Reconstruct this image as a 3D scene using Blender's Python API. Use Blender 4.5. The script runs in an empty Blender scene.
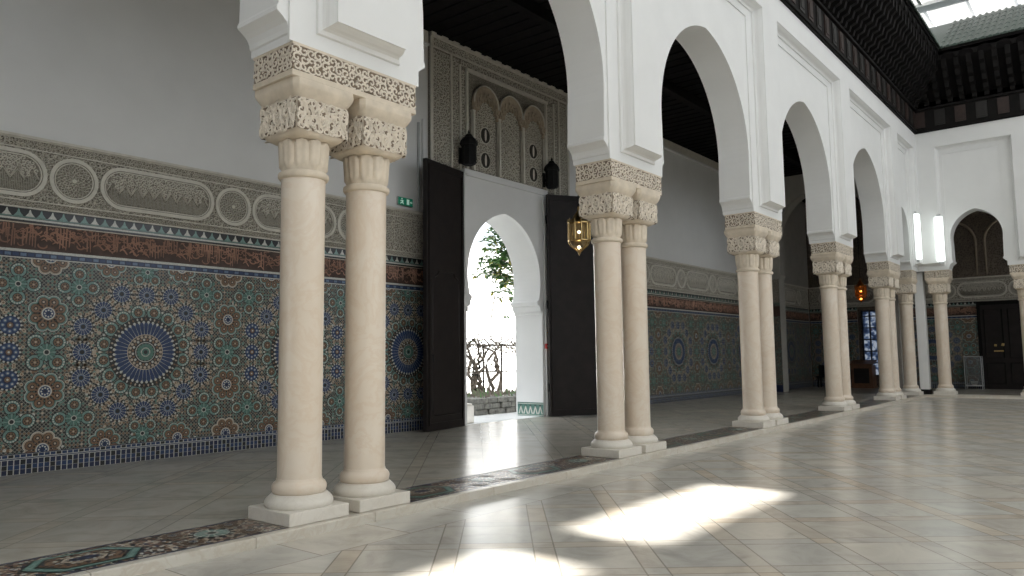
import bpy, math, random
from math import sin, cos, pi, sqrt, atan2
from mathutils import Vector, Matrix
from mathutils.geometry import tessellate_polygon

random.seed(7)
COL = bpy.context.scene.collection
G = 0.085          # gallery floor height
YF = 5.62          # arcade face
YC = 5.96          # column axis
YB = 6.30          # arcade back
YW = 11.2          # gallery wall
XF = 29.4          # far arcade face
XE = 35.0          # far gallery wall

# ------------------------------------------------------------------ nodes
class S:
    """socket wrapper with arithmetic"""
    def __init__(s, nt, o): s.nt, s.o = nt, o
    def _m(s, op, b=None, c=None):
        n = s.nt.nodes.new('ShaderNodeMath'); n.operation = op
        for i, v in enumerate((s, b, c)):
            if v is None: continue
            if isinstance(v, S): s.nt.links.new(v.o, n.inputs[i])
            else: n.inputs[i].default_value = v
        return S(s.nt, n.outputs[0])
    def __add__(s, b): return s._m('ADD', b)
    def __sub__(s, b): return s._m('SUBTRACT', b)
    def __mul__(s, b): return s._m('MULTIPLY', b)
    def __truediv__(s, b): return s._m('DIVIDE', b)
    def lt(s, b): return s._m('LESS_THAN', b)
    def gt(s, b): return s._m('GREATER_THAN', b)
    def fr(s): return s._m('FRACT')
    def fl(s): return s._m('FLOOR')
    def mx(s, b): return s._m('MAXIMUM', b)
    def mn(s, b): return s._m('MINIMUM', b)
    def ab(s): return s._m('ABSOLUTE')

def newmat(name):
    m = bpy.data.materials.new(name); m.use_nodes = True
    nt = m.node_tree; b = nt.nodes['Principled BSDF']
    return m, nt, b

def pos(nt, scale=None):
    g = nt.nodes.new('ShaderNodeNewGeometry')
    return g.outputs['Position']

def noise(nt, vec, scale, detail=4, rough=.55, dist=0.):
    n = nt.nodes.new('ShaderNodeTexNoise'); nt.links.new(vec, n.inputs['Vector'])
    n.inputs['Scale'].default_value = scale; n.inputs['Detail'].default_value = detail
    n.inputs['Roughness'].default_value = rough; n.inputs['Distortion'].default_value = dist
    return S(nt, n.outputs['Fac'])

def ramp(nt, f, stops):
    r = nt.nodes.new('ShaderNodeValToRGB'); nt.links.new(f.o, r.inputs[0])
    e = r.color_ramp.elements
    while len(e) < len(stops): e.new(.5)
    for i, (p, c) in enumerate(stops):
        e[i].position = p; e[i].color = (*c, 1)
    return r.outputs[0]

def mixc(nt, f, a, b, mode='MIX'):
    n = nt.nodes.new('ShaderNodeMix'); n.data_type = 'RGBA'; n.blend_type = mode
    for k, v in ((0, f), (6, a), (7, b)):
        if isinstance(v, S): nt.links.new(v.o, n.inputs[k])
        elif isinstance(v, (int, float)): n.inputs[k].default_value = v
        elif isinstance(v, tuple): n.inputs[k].default_value = (*v, 1)
        else: nt.links.new(v, n.inputs[k])
    return n.outputs[2]

def bump(nt, b, h, dist=.01, strength=.5):
    n = nt.nodes.new('ShaderNodeBump'); nt.links.new(h.o if isinstance(h, S) else h, n.inputs['Height'])
    n.inputs['Distance'].default_value = dist; n.inputs['Strength'].default_value = strength
    nt.links.new(n.outputs[0], b.inputs['Normal'])

def simple(name, col, rough=.6, var=.12, scale=6., bmp=0., metal=0., spec=.5, detail=4):
    m, nt, b = newmat(name)
    p = pos(nt); n = noise(nt, p, scale, detail)
    lo = tuple(c * (1 - var) for c in col); hi = tuple(min(1, c * (1 + var)) for c in col)
    nt.links.new(ramp(nt, n, [(.3, lo), (.7, hi)]), b.inputs['Base Color'])
    b.inputs['Roughness'].default_value = rough; b.inputs['Metallic'].default_value = metal
    b.inputs['Specular IOR Level'].default_value = spec
    if bmp: bump(nt, b, noise(nt, p, scale * 4, 6), bmp, .6)
    return m

def emit(name, col, st):
    m, nt, b = newmat(name)
    b.inputs['Base Color'].default_value = (*col, 1)
    b.inputs['Emission Color'].default_value = (*col, 1)
    b.inputs['Emission Strength'].default_value = st
    return m

M = {}
def marble(name, c0, c1, vein, rough=.3, sc=1.6, spec=.5, vs=.5):
    m, nt, b = newmat(name); p = pos(nt)
    n1 = noise(nt, p, sc, 5, .6, .6); n2 = noise(nt, p, sc * 2.3, 6, .65, 1.6)
    col = ramp(nt, n1, [(.3, c0), (.7, c1)])
    v = (n2 - .5).ab().lt(.02) * vs
    v2 = S(nt, ramp(nt, n2, [(.44, (0,0,0)), (.5, (1,1,1)), (.56, (0,0,0))])) * vs
    nt.links.new(mixc(nt, v2, col, vein), b.inputs['Base Color'])
    b.inputs['Roughness'].default_value = rough; b.inputs['Specular IOR Level'].default_value = spec
    return m

M['shaft'] = marble('polished_cream_marble', (.725,.615,.495), (.785,.70,.595), (.67,.52,.38), .28, .9, .5, .35)
M['base'] = marble('white_marble', (.70,.655,.575), (.78,.745,.68), (.60,.55,.48), .4, 1.5, .4, .3)
M['carved'] = None
M['plaster'] = simple('white_plaster', (.80,.80,.785), .75, .025, 1.3, .0015)
M['gplaster'] = simple('gallery_plaster', (.79,.79,.775), .8, .04, .8, .0015)
M['wood'] = simple('dark_cedar', (.0065,.0055,.005), .75, .35, 5, .002, 0., .2)
M['wood2'] = simple('black_wood', (.006,.005,.005), .8, .35, 5, .002, 0., .15)
M['panelred'] = simple('brown_red_panel', (.03,.016,.012), .6, .25, 8)
M['panelgrey'] = simple('grey_brown_panel', (.012,.01,.008), .6, .25, 8)
M['door'] = simple('door_wood', (.015,.011,.010), .5, .3, 4, .001, 0., .25)
M['brass'] = simple('aged_brass', (.42,.30,.13), .3, .25, 20, 0, 1.)
M['amber'] = simple('amber_metal', (.50,.17,.03), .35, .25, 20, 0, .6)
M['iron'] = simple('black_iron', (.010,.010,.010), .6, .2, 10, 0, 0., .2)
M['white'] = simple('white_paint', (.80,.80,.79), .45, .02, 3)
M['tileroof'] = simple('green_glazed_tile', (.04,.065,.05), .45, .35, 14)
M['grey'] = simple('grey_metal', (.45,.46,.46), .45, .05, 4)
M['tube'] = emit('tube_glow', (.92,1.0,.97), 2.2)
M['bulb'] = emit('bulb_glow', (1.0,.86,.62), 9)
M['amberbulb'] = emit('amber_bulb', (1.0,.62,.22), 16)
M['red'] = simple('red_plastic', (.55,.03,.03), .35, .05, 6)
M['signgreen'] = emit('sign_green', (.0,.22,.12), .12)
M['signwhite'] = emit('sign_white', (.55,.75,.65), .35)
M['bark'] = simple('bark', (.17,.14,.115), .9, .3, 14, .01)
M['leaf'] = simple('leaf_green', (.075,.17,.045), .35, .5, 3)
M['leafy'] = simple('leaf_yellow', (.36,.33,.07), .4, .3, 3)
M['stone'] = simple('rubble_stone', (.19,.185,.165), .9, .4, 9, .02)
M['pave'] = simple('garden_paving', (.62,.62,.60), .8, .08, 2)
M['furn'] = simple('orange_brown_wood', (.16,.07,.03), .45, .25, 6)
M['lead'] = simple('window_lead', (.03,.03,.035), .5, .1, 6)

def carved(name, hi, lo, sc, bd=.012):  # low areas take a darker colour, painting in the shade of deep carving
    m, nt, b = newmat(name); p = pos(nt)
    v = nt.nodes.new('ShaderNodeTexVoronoi'); v.feature = 'DISTANCE_TO_EDGE'
    n = nt.nodes.new('ShaderNodeTexNoise'); n.inputs['Scale'].default_value = sc * .7
    nt.links.new(p, n.inputs['Vector'])
    mp = nt.nodes.new('ShaderNodeVectorMath'); mp.operation = 'MULTIPLY_ADD'
    nt.links.new(n.outputs['Color'], mp.inputs[0]); mp.inputs[1].default_value = (.9 / sc,) * 3
    nt.links.new(p, mp.inputs[2])
    nt.links.new(mp.outputs[0], v.inputs['Vector']); v.inputs['Scale'].default_value = sc
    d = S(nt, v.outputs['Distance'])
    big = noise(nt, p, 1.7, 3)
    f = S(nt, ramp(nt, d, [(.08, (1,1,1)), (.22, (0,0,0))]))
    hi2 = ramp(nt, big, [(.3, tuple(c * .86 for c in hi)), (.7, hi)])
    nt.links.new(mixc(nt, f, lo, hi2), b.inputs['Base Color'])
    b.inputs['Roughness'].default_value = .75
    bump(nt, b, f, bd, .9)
    return m
M['carved'] = carved('carved_limestone', (.66,.57,.45), (.40,.31,.22), 22)
M['cap_plain'] = simple('cream_limestone', (.68,.59,.47), .6, .12, 7, .002)
M['cap_ground'] = simple('limestone_recess_shade', (.20,.15,.105), .85, .3, 20)  # shade between the scrolls painted as a darker stone colour
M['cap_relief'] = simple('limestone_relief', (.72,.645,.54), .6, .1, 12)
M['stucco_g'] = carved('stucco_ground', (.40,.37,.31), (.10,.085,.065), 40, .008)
M['stucco_s'] = simple('stucco_scroll', (.56,.53,.455), .8, .12, 9)
M['cross'] = simple('plaster_painted_dim', (.40,.38,.34), .8, .08, 3)  # plaster with the dim light of the gallery end put into its colour
M['stucco_r'] = simple('stucco_relief', (.66,.63,.555), .8, .08, 9)
M['stucco_d'] = simple('stucco_recess_shade', (.22,.20,.165), .9, .3, 20)  # flat recess floor coloured dark to stand for deep shade
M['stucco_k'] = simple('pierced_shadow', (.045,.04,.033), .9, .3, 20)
M['stucco_w'] = simple('stucco_warm', (.44,.36,.27), .8, .15, 9)
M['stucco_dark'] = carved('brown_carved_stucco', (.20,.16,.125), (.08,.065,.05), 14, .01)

# zellige colours
ZC = dict(black=(.016,.017,.018), white=(.55,.55,.50), blue=(.018,.042,.115), green=(.085,.19,.155),
          ochre=(.20,.12,.07), beige=(.47,.39,.30), sky=(.11,.17,.27), teal=(.17,.29,.255), deep=(.014,.022,.06))
for k, c in ZC.items():
    M['z_' + k] = simple('glazed_tile_' + k, c, .28, .22, 45)

def zellige_ground():
    m, nt, b = newmat('small_tile_mosaic'); p = pos(nt)
    sp = nt.nodes.new('ShaderNodeSeparateXYZ'); nt.links.new(p, sp.inputs[0])
    x = S(nt, sp.outputs[0]) + S(nt, sp.outputs[1]); z = S(nt, sp.outputs[2])
    k = 1 / .05
    a = (x + z) * k; c = (x - z) * k
    ia, ic = a.fl(), c.fl(); fa = (a.fr() - .5).ab(); fc = (c.fr() - .5).ab()
    cv = nt.nodes.new('ShaderNodeCombineXYZ'); nt.links.new(ia.o, cv.inputs[0]); nt.links.new(ic.o, cv.inputs[1])
    wn = nt.nodes.new('ShaderNodeTexWhiteNoise'); nt.links.new(cv.outputs[0], wn.inputs[0])
    reg = noise(nt, p, 3.2, 2)
    w = S(nt, wn.outputs['Value']) * .55 + reg * .6
    col = ramp(nt, w, [(.0, ZC['black']), (.42, ZC['black']), (.46, ZC['green']), (.62, ZC['green']), (.66, ZC['ochre']), (.8, ZC['ochre']), (.86, ZC['beige'])])
    nt.nodes[-1].color_ramp.interpolation = 'CONSTANT'
    edge = fa.mx(fc).gt(.39)
    par = ((ia + ic) * .5).fr().gt(.25)
    col2 = mixc(nt, par * .95, col, ZC['black'])
    nt.links.new(mixc(nt, edge, col2, (.23,.225,.19)), b.inputs['Base Color'])
    b.inputs['Roughness'].default_value = .3
    return m
M['zground'] = zellige_ground()

def floor_mat(name, ang, pu, pw, ou, ow, su, sw, base, strip, border=None, rough=.2, spec=.5):
    m, nt, b = newmat(name); p = pos(nt)
    sp = nt.nodes.new('ShaderNodeSeparateXYZ'); nt.links.new(p, sp.inputs[0])
    x = S(nt, sp.outputs[0]); y = S(nt, sp.outputs[1])
    ca, sa = cos(ang), sin(ang)
    u = (x * ca + y * sa - ou) / pu; w = (x * sa - y * ca - ow) / pw
    iu, iw, fu, fw = u.fl(), w.fl(), u.fr(), w.fr()
    mu, mw = fu.lt(su), fw.lt(sw)
    gw = .006
    def near(f, c, pp): return (f - c).ab().lt(gw / pp)
    gr = near(fu, 0, pu).mx(near(fu, 1, pu)).mx(near(fu, su, pu)).mx(near(fw, 0, pw)).mx(near(fw, 1, pw)).mx(near(fw, sw, pw))
    idx = iu * 2 + mu; idy = iw * 2 + mw
    st = mu.mx(mw)
    if border:
        y0, y1, plen = border
        ib = y.gt(y0)
        bx = x / plen
        idx = idx * (ib * -1 + 1) + (bx.fl() + 531) * ib
        idy = idy * (ib * -1 + 1) + ib * 77
        gb = near(bx.fr(), 0, plen).mx(near(bx.fr(), 1, plen)).mx((y - y0).ab().lt(gw))
        gr = gr * (ib * -1 + 1) + gb * ib
        gr = gr.mx((y - y0).ab().lt(gw * .8))
        st = st * (ib * -1 + 1)
    cv = nt.nodes.new('ShaderNodeCombineXYZ'); nt.links.new(idx.o, cv.inputs[0]); nt.links.new(idy.o, cv.inputs[1])
    wn = nt.nodes.new('ShaderNodeTexWhiteNoise'); nt.links.new(cv.outputs[0], wn.inputs[0])
    ad = nt.nodes.new('ShaderNodeVectorMath'); ad.operation = 'MULTIPLY_ADD'
    nt.links.new(wn.outputs['Color'], ad.inputs[0]); ad.inputs[1].default_value = (30,30,30); nt.links.new(p, ad.inputs[2])
    vn = noise(nt, ad.outputs[0], 2.2, 6, .62, 1.2)
    v1 = ramp(nt, vn, [(.28, tuple(c * .78 for c in base)), (.5, base), (.72, tuple(min(1, c * 1.12) for c in base))])
    v2 = ramp(nt, vn, [(.28, tuple(c * .75 for c in strip)), (.5, strip), (.72, tuple(min(1, c * 1.15) for c in strip))])
    rv = S(nt, wn.outputs['Value'])
    sm = (rv * 1.1 - .1).mx(0.05) * st
    warm = rv.gt(.72) * .35 * (st * -1 + 1)
    col = mixc(nt, sm.mn(1.0), v1, v2)
    col = mixc(nt, warm, col, v2)
    tone = ramp(nt, rv, [(0, (.86,.86,.86)), (1, (1.05,1.05,1.05))])
    col = mixc(nt, 1.0, col, tone, 'MULTIPLY')
    col = mixc(nt, gr * .65, col, (.20,.18,.15))
    nt.links.new(col, b.inputs['Base Color'])
    rg = noise(nt, p, 3.0, 4) * .08 + rough
    nt.links.new(rg.o, b.inputs['Roughness'])
    b.inputs['Specular IOR Level'].default_value = spec
    return m
A40 = math.radians(40)
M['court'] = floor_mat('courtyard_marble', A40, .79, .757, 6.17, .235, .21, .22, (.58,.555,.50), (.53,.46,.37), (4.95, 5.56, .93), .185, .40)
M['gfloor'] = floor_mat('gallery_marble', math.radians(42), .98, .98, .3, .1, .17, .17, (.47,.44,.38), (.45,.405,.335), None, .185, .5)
M['curb'] = marble('curb_marble', (.60,.555,.47), (.68,.65,.58), (.50,.41,.31), .3, 1.3, .5, .35)

def glazing():
    m = bpy.data.materials.new('frosted_roof_glass'); m.use_nodes = True
    nt = m.node_tree; nt.nodes.clear()
    o = nt.nodes.new('ShaderNodeOutputMaterial'); mx = nt.nodes.new('ShaderNodeMixShader')
    t = nt.nodes.new('ShaderNodeBsdfTranslucent'); d = nt.nodes.new('ShaderNodeBsdfDiffuse')
    n = nt.nodes.new('ShaderNodeTexNoise'); g = nt.nodes.new('ShaderNodeNewGeometry')
    nt.links.new(g.outputs['Position'], n.inputs[0]); n.inputs['Scale'].default_value = .5
    r = ramp(nt, S(nt, n.outputs[0]), [(.3, (.175,.18,.18)), (.7, (.195,.195,.19))])
    nt.links.new(r, t.inputs[0]); d.inputs[0].default_value = (.8,.8,.8,1)
    mx.inputs[0].default_value = .3
    nt.links.new(t.outputs[0], mx.inputs[1]); nt.links.new(d.outputs[0], mx.inputs[2]); nt.links.new(mx.outputs[0], o.inputs[0])
    return m
M['glazing'] = glazing()
def glassm(name, col, rough=.1):
    m, nt, b = newmat(name)
    b.inputs['Base Color'].default_value = (*col, 1); b.inputs['Transmission Weight'].default_value = .85
    b.inputs['Roughness'].default_value = rough; b.inputs['IOR'].default_value = 1.1
    return m
M['lglass'] = glassm('lantern_glass', (.80,.66,.42), .3)
M['aglass'] = glassm('amber_glass', (.85,.30,.05), .3)
M['cglass'] = glassm('case_glass', (.9,.93,.93), .02)
def winm():
    m, nt, b = newmat('daylit_window_pane'); p = pos(nt)
    n = noise(nt, p, 5., 3)
    c = ramp(nt, n, [(.40, (.02,.04,.10)), (.52, (.16,.24,.42)), (.62, (.75,.85,1.0))])
    b.inputs['Base Color'].default_value = (.02,.02,.03,1)
    nt.links.new(c, b.inputs['Emission Color']); b.inputs['Emission Strength'].default_value = .4
    return m
M['winpane'] = winm()

# ------------------------------------------------------------------ mesh builder
class MB:
    def __init__(s): s.v, s.f, s.mi, s.sm, s.mats = [], [], [], [], []
    def m(s, mat):
        mat = M[mat] if isinstance(mat, str) else mat
        if mat not in s.mats: s.mats.append(mat)
        return s.mats.index(mat)
    def add(s, vs, fs, mat, smooth=False):
        o = len(s.v); k = s.m(mat)
        s.v += [tuple(p) for p in vs]
        for f in fs:
            s.f.append([o + i for i in f]); s.mi.append(k); s.sm.append(smooth)
    def box(s, x0, x1, y0, y1, z0, z1, mat, bev=0.):
        if bev <= 0:
            v = [(x, y, z) for x in (x0, x1) for y in (y0, y1) for z in (z0, z1)]
            s.add(v, [(0,1,3,2), (4,6,7,5), (0,4,5,1), (2,3,7,6), (0,2,6,4), (1,5,7,3)], mat)
        else:
            b = bev; secs = []
            for z, i in ((z0, b), (z0 + b, 0), (z1 - b, 0), (z1, b)):
                c = b
                X0, X1, Y0, Y1 = x0 + i, x1 - i, y0 + i, y1 - i
                secs.append([(X0 + c, Y0, z), (X1 - c, Y0, z), (X1, Y0 + c, z), (X1, Y1 - c, z), (X1 - c, Y1, z), (X0 + c, Y1, z), (X0, Y1 - c, z), (X0, Y0 + c, z)])
            s.loft(secs, mat)
    def loft(s, secs, mat, cap0=True, cap1=True, smooth=False, closed=True):
        n = len(secs[0]); vs = [p for q in secs for p in q]; fs = []
        for k in range(len(secs) - 1):
            for i in range(n if closed else n - 1):
                j = (i + 1) % n
                fs.append((k*n + i, k*n + j, (k+1)*n + j, (k+1)*n + i))
        if cap0: fs.append(tuple(reversed(range(n))))
        if cap1: fs.append(tuple((len(secs)-1)*n + i for i in range(n)))
        s.add(vs, fs, mat, smooth)
    def lathe(s, cx, cy, prof, mat, n=40, smooth=True, cap=True):
        secs = [[(cx + r*cos(2*pi*i/n), cy + r*sin(2*pi*i/n), z) for i in range(n)] for r, z in prof]
        s.loft(secs, mat, cap, cap, smooth)
    def tube(s, pts, r, mat, n=8, smooth=True):
        pts = [Vector(p) for p in pts]; secs = []
        rs = r if isinstance(r, (list, tuple)) else [r]*len(pts)
        prev = None
        for i, p in enumerate(pts):
            d = (pts[min(i+1, len(pts)-1)] - pts[max(i-1, 0)]).normalized()
            a = Vector((0,0,1)) if abs(d.z) < .9 else Vector((1,0,0))
            u = d.cross(a).normalized(); w = u.cross(d)
            secs.append([tuple(p + (u*cos(2*pi*k/n) + w*sin(2*pi*k/n))*rs[i]) for k in range(n)])
        s.loft(secs, mat, True, True, smooth)
    def poly(s, outline, T, d0, d1, mat):
        """extruded (possibly concave) outline in (s,z); T maps (s,d,z)->xyz"""
        tri = tessellate_polygon([[Vector((a, b, 0)) for a, b in outline]])
        n = len(outline)
        vs = [T(a, d0, b) for a, b in outline] + [T(a, d1, b) for a, b in outline]
        fs = [tuple(t) for t in tri] + [tuple(n + i for i in t) for t in tri]
        fs += [(i, (i+1) % n, n + (i+1) % n, n + i) for i in range(n)]
        s.add(vs, fs, mat)
    def skirt(s, loops, T, mat, cap=True):
        """loft of concave outlines [(outline, d)] with a front cap"""
        n = len(loops[0][0]); vs = []
        for o, d in loops: vs += [T(a, d, b) for a, b in o]
        fs = []
        for k in range(len(loops)-1):
            fs += [(k*n+i, k*n+(i+1) % n, (k+1)*n+(i+1) % n, (k+1)*n+i) for i in range(n)]
        if cap:
            tri = tessellate_polygon([[Vector((a, b, 0)) for a, b in loops[-1][0]]])
            fs += [tuple((len(loops)-1)*n + i for i in t) for t in tri]
        s.add(vs, fs, mat)
    def flat(s, pts, w, h, T, mat, d0=0.):
        n = len(pts); vs = []; fs = []
        for i, (a, b) in enumerate(pts):
            a0, b0 = pts[max(i-1, 0)]; a1, b1 = pts[min(i+1, n-1)]
            dx, dz = a1-a0, b1-b0; L = sqrt(dx*dx+dz*dz) or 1
            nx, nz = -dz/L, dx/L; ww = w*.5*(1 if 0 < i < n-1 else .55)
            for k, hh in ((1, 0), (.75, h), (-.75, h), (-1, 0)): vs.append(T(a+nx*ww*k, d0+hh, b+nz*ww*k))
        for i in range(n-1):
            o = 4*i
            fs += [(o+k, o+4+k, o+5+k, o+1+k) for k in range(3)]
        s.add(vs, fs, mat)
    def ribbon(s, pts, w, h, T, mat, d0=0.):
        """raised ridge along a 2D polyline"""
        n = len(pts)
        if n < 2: return
        vs = []
        for i, (a, b) in enumerate(pts):
            a0, b0 = pts[max(i-1, 0)]; a1, b1 = pts[min(i+1, n-1)]
            dx, dz = a1-a0, b1-b0; L = sqrt(dx*dx+dz*dz) or 1
            nx, nz = -dz/L, dx/L
            ww = w*.5*(1 if 0 < i < n-1 else .5)
            vs += [T(a+nx*ww, d0, b+nz*ww), T(a, d0+h, b), T(a-nx*ww, d0, b-nz*ww)]
        fs = []
        for i in range(n-1):
            o = 3*i
            fs += [(o, o+3, o+4, o+1), (o+1, o+4, o+5, o+2)]
        s.add(vs, fs, mat)
    def build(s, name, parent=None, loc=None, normals=True, angle=40, **props):
        me = bpy.data.meshes.new(name); me.from_pydata(s.v, [], s.f)
        for mt in s.mats: me.materials.append(mt)
        me.polygons.foreach_set('material_index', s.mi)
        me.polygons.foreach_set('use_smooth', s.sm)
        if normals and len(s.f) < 60000:
            import bmesh
            bm = bmesh.new(); bm.from_mesh(me); bmesh.ops.recalc_face_normals(bm, faces=bm.faces[:]); bm.to_mesh(me); bm.free()
        if any(s.sm): me.set_sharp_from_angle(angle=math.radians(angle))
        me.update()
        o = bpy.data.objects.new(name, me); COL.objects.link(o)
        if parent is not None: o.parent = parent
        if loc is not None: o.location = loc
        for k, v in props.items(): o[k] = v
        return o

def thing(name, label, cat, loc=(0,0,0), rz=0., group=None):
    o = bpy.data.objects.new(name, None); COL.objects.link(o); o.empty_display_size = .1
    o.location = loc; o.rotation_euler = (0,0,rz); o['label'] = label; o['category'] = cat; o['kind'] = 'thing'
    if group: o['group'] = group
    return o
def tag(o, label, cat, group=None):
    o['label'] = label; o['category'] = cat; o['kind'] = 'thing'
    if group: o['group'] = group
    return o
def structure(o, label=None, cat=None):
    o['kind'] = 'structure'
    if label: o['label'] = label
    if cat: o['category'] = cat
    return o
def dup(o, loc=None, rz=None, label=None, group=None, parent=None):
    c = o.copy(); COL.objects.link(c)
    if parent is not None: c.parent = parent
    if loc is not None: c.location = loc
    if rz is not None: c.rotation_euler = (0,0,rz)
    if label: c['label'] = label
    if group: c['group'] = group
    for ch in list(o.children): dup(ch, parent=c)
    return c

# frames: (s, d, z) -> xyz ; d grows out of the wall towards the viewer
def TW(x, d, z): return (x, YW - d, z)                 # gallery wall
def TA(x, d, z): return (x, YF - d, z)                 # arcade, facing the court
def TF(s, d, z): return (XF - d, YF - s, z)            # far arcade, s measured from the corner
def TE(s, d, z): return (XE - d, YW - s, z)            # far gallery wall, s measured from left corner

# ------------------------------------------------------------------ ornament
def scroll_field(mb, T, x0, x1, z0, z1, cell, mat, w=.28, h=.006, d0=0., inside=None, leaves=True, rng=random, flat=False):
    put = mb.flat if flat else mb.ribbon
    nx = max(1, round((x1-x0)/cell)); nz = max(1, round((z1-z0)/cell))
    cx, cz = (x1-x0)/nx, (z1-z0)/nz; c = min(cx, cz)
    for i in range(nx):
        for j in range(nz):
            ox, oz = x0+(i+.5)*cx, z0+(j+.5)*cz
            if inside and not inside(ox, oz): continue
            sg = 1 if (i+j) % 2 else -1
            a0 = rng.uniform(0, 6.28); pts = []
            N = 11
            for k in range(N):
                t = k/(N-1); a = a0 + sg*t*7.0; r = c*(.60*(1-t)**1.15+.07)
                pts.append((ox + r*cos(a)*cx/c, oz + r*sin(a)*cz/c))
            put(pts, c*w, h, T, mat, d0)
            if leaves:
                for q in range(2):
                    a = a0 + q*pi + 1.0; r = c*.62
                    px, pz = ox+r*cos(a), oz+r*sin(a)
                    px = min(max(px, x0+c*.1), x1-c*.1); pz = min(max(pz, z0+c*.1), z1-c*.1)
                    b = a+1.2
                    put([(px-cos(b)*c*.2, pz-sin(b)*c*.2), (px, pz), (px+cos(b)*c*.2, pz+sin(b)*c*.2)], c*.32, h*.9, T, mat, d0)

def clip(poly, r):
    x0, x1, z0, z1 = r
    def cut(P, f, inter):
        out = []
        for i in range(len(P)):
            a, b = P[i-1], P[i]
            fa, fb = f(a), f(b)
            if fb >= 0:
                if fa < 0: out.append(inter(a, b, fa, fb))
                out.append(b)
            elif fa >= 0: out.append(inter(a, b, fa, fb))
        return out
    def it(a, b, fa, fb):
        t = fa/(fa-fb); return (a[0]+(b[0]-a[0])*t, a[1]+(b[1]-a[1])*t)
    for f in (lambda p: p[0]-x0, lambda p: x1-p[0], lambda p: p[1]-z0, lambda p: z1-p[1]):
        if not poly: return poly
        poly = cut(poly, f, it)
    return poly

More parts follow.
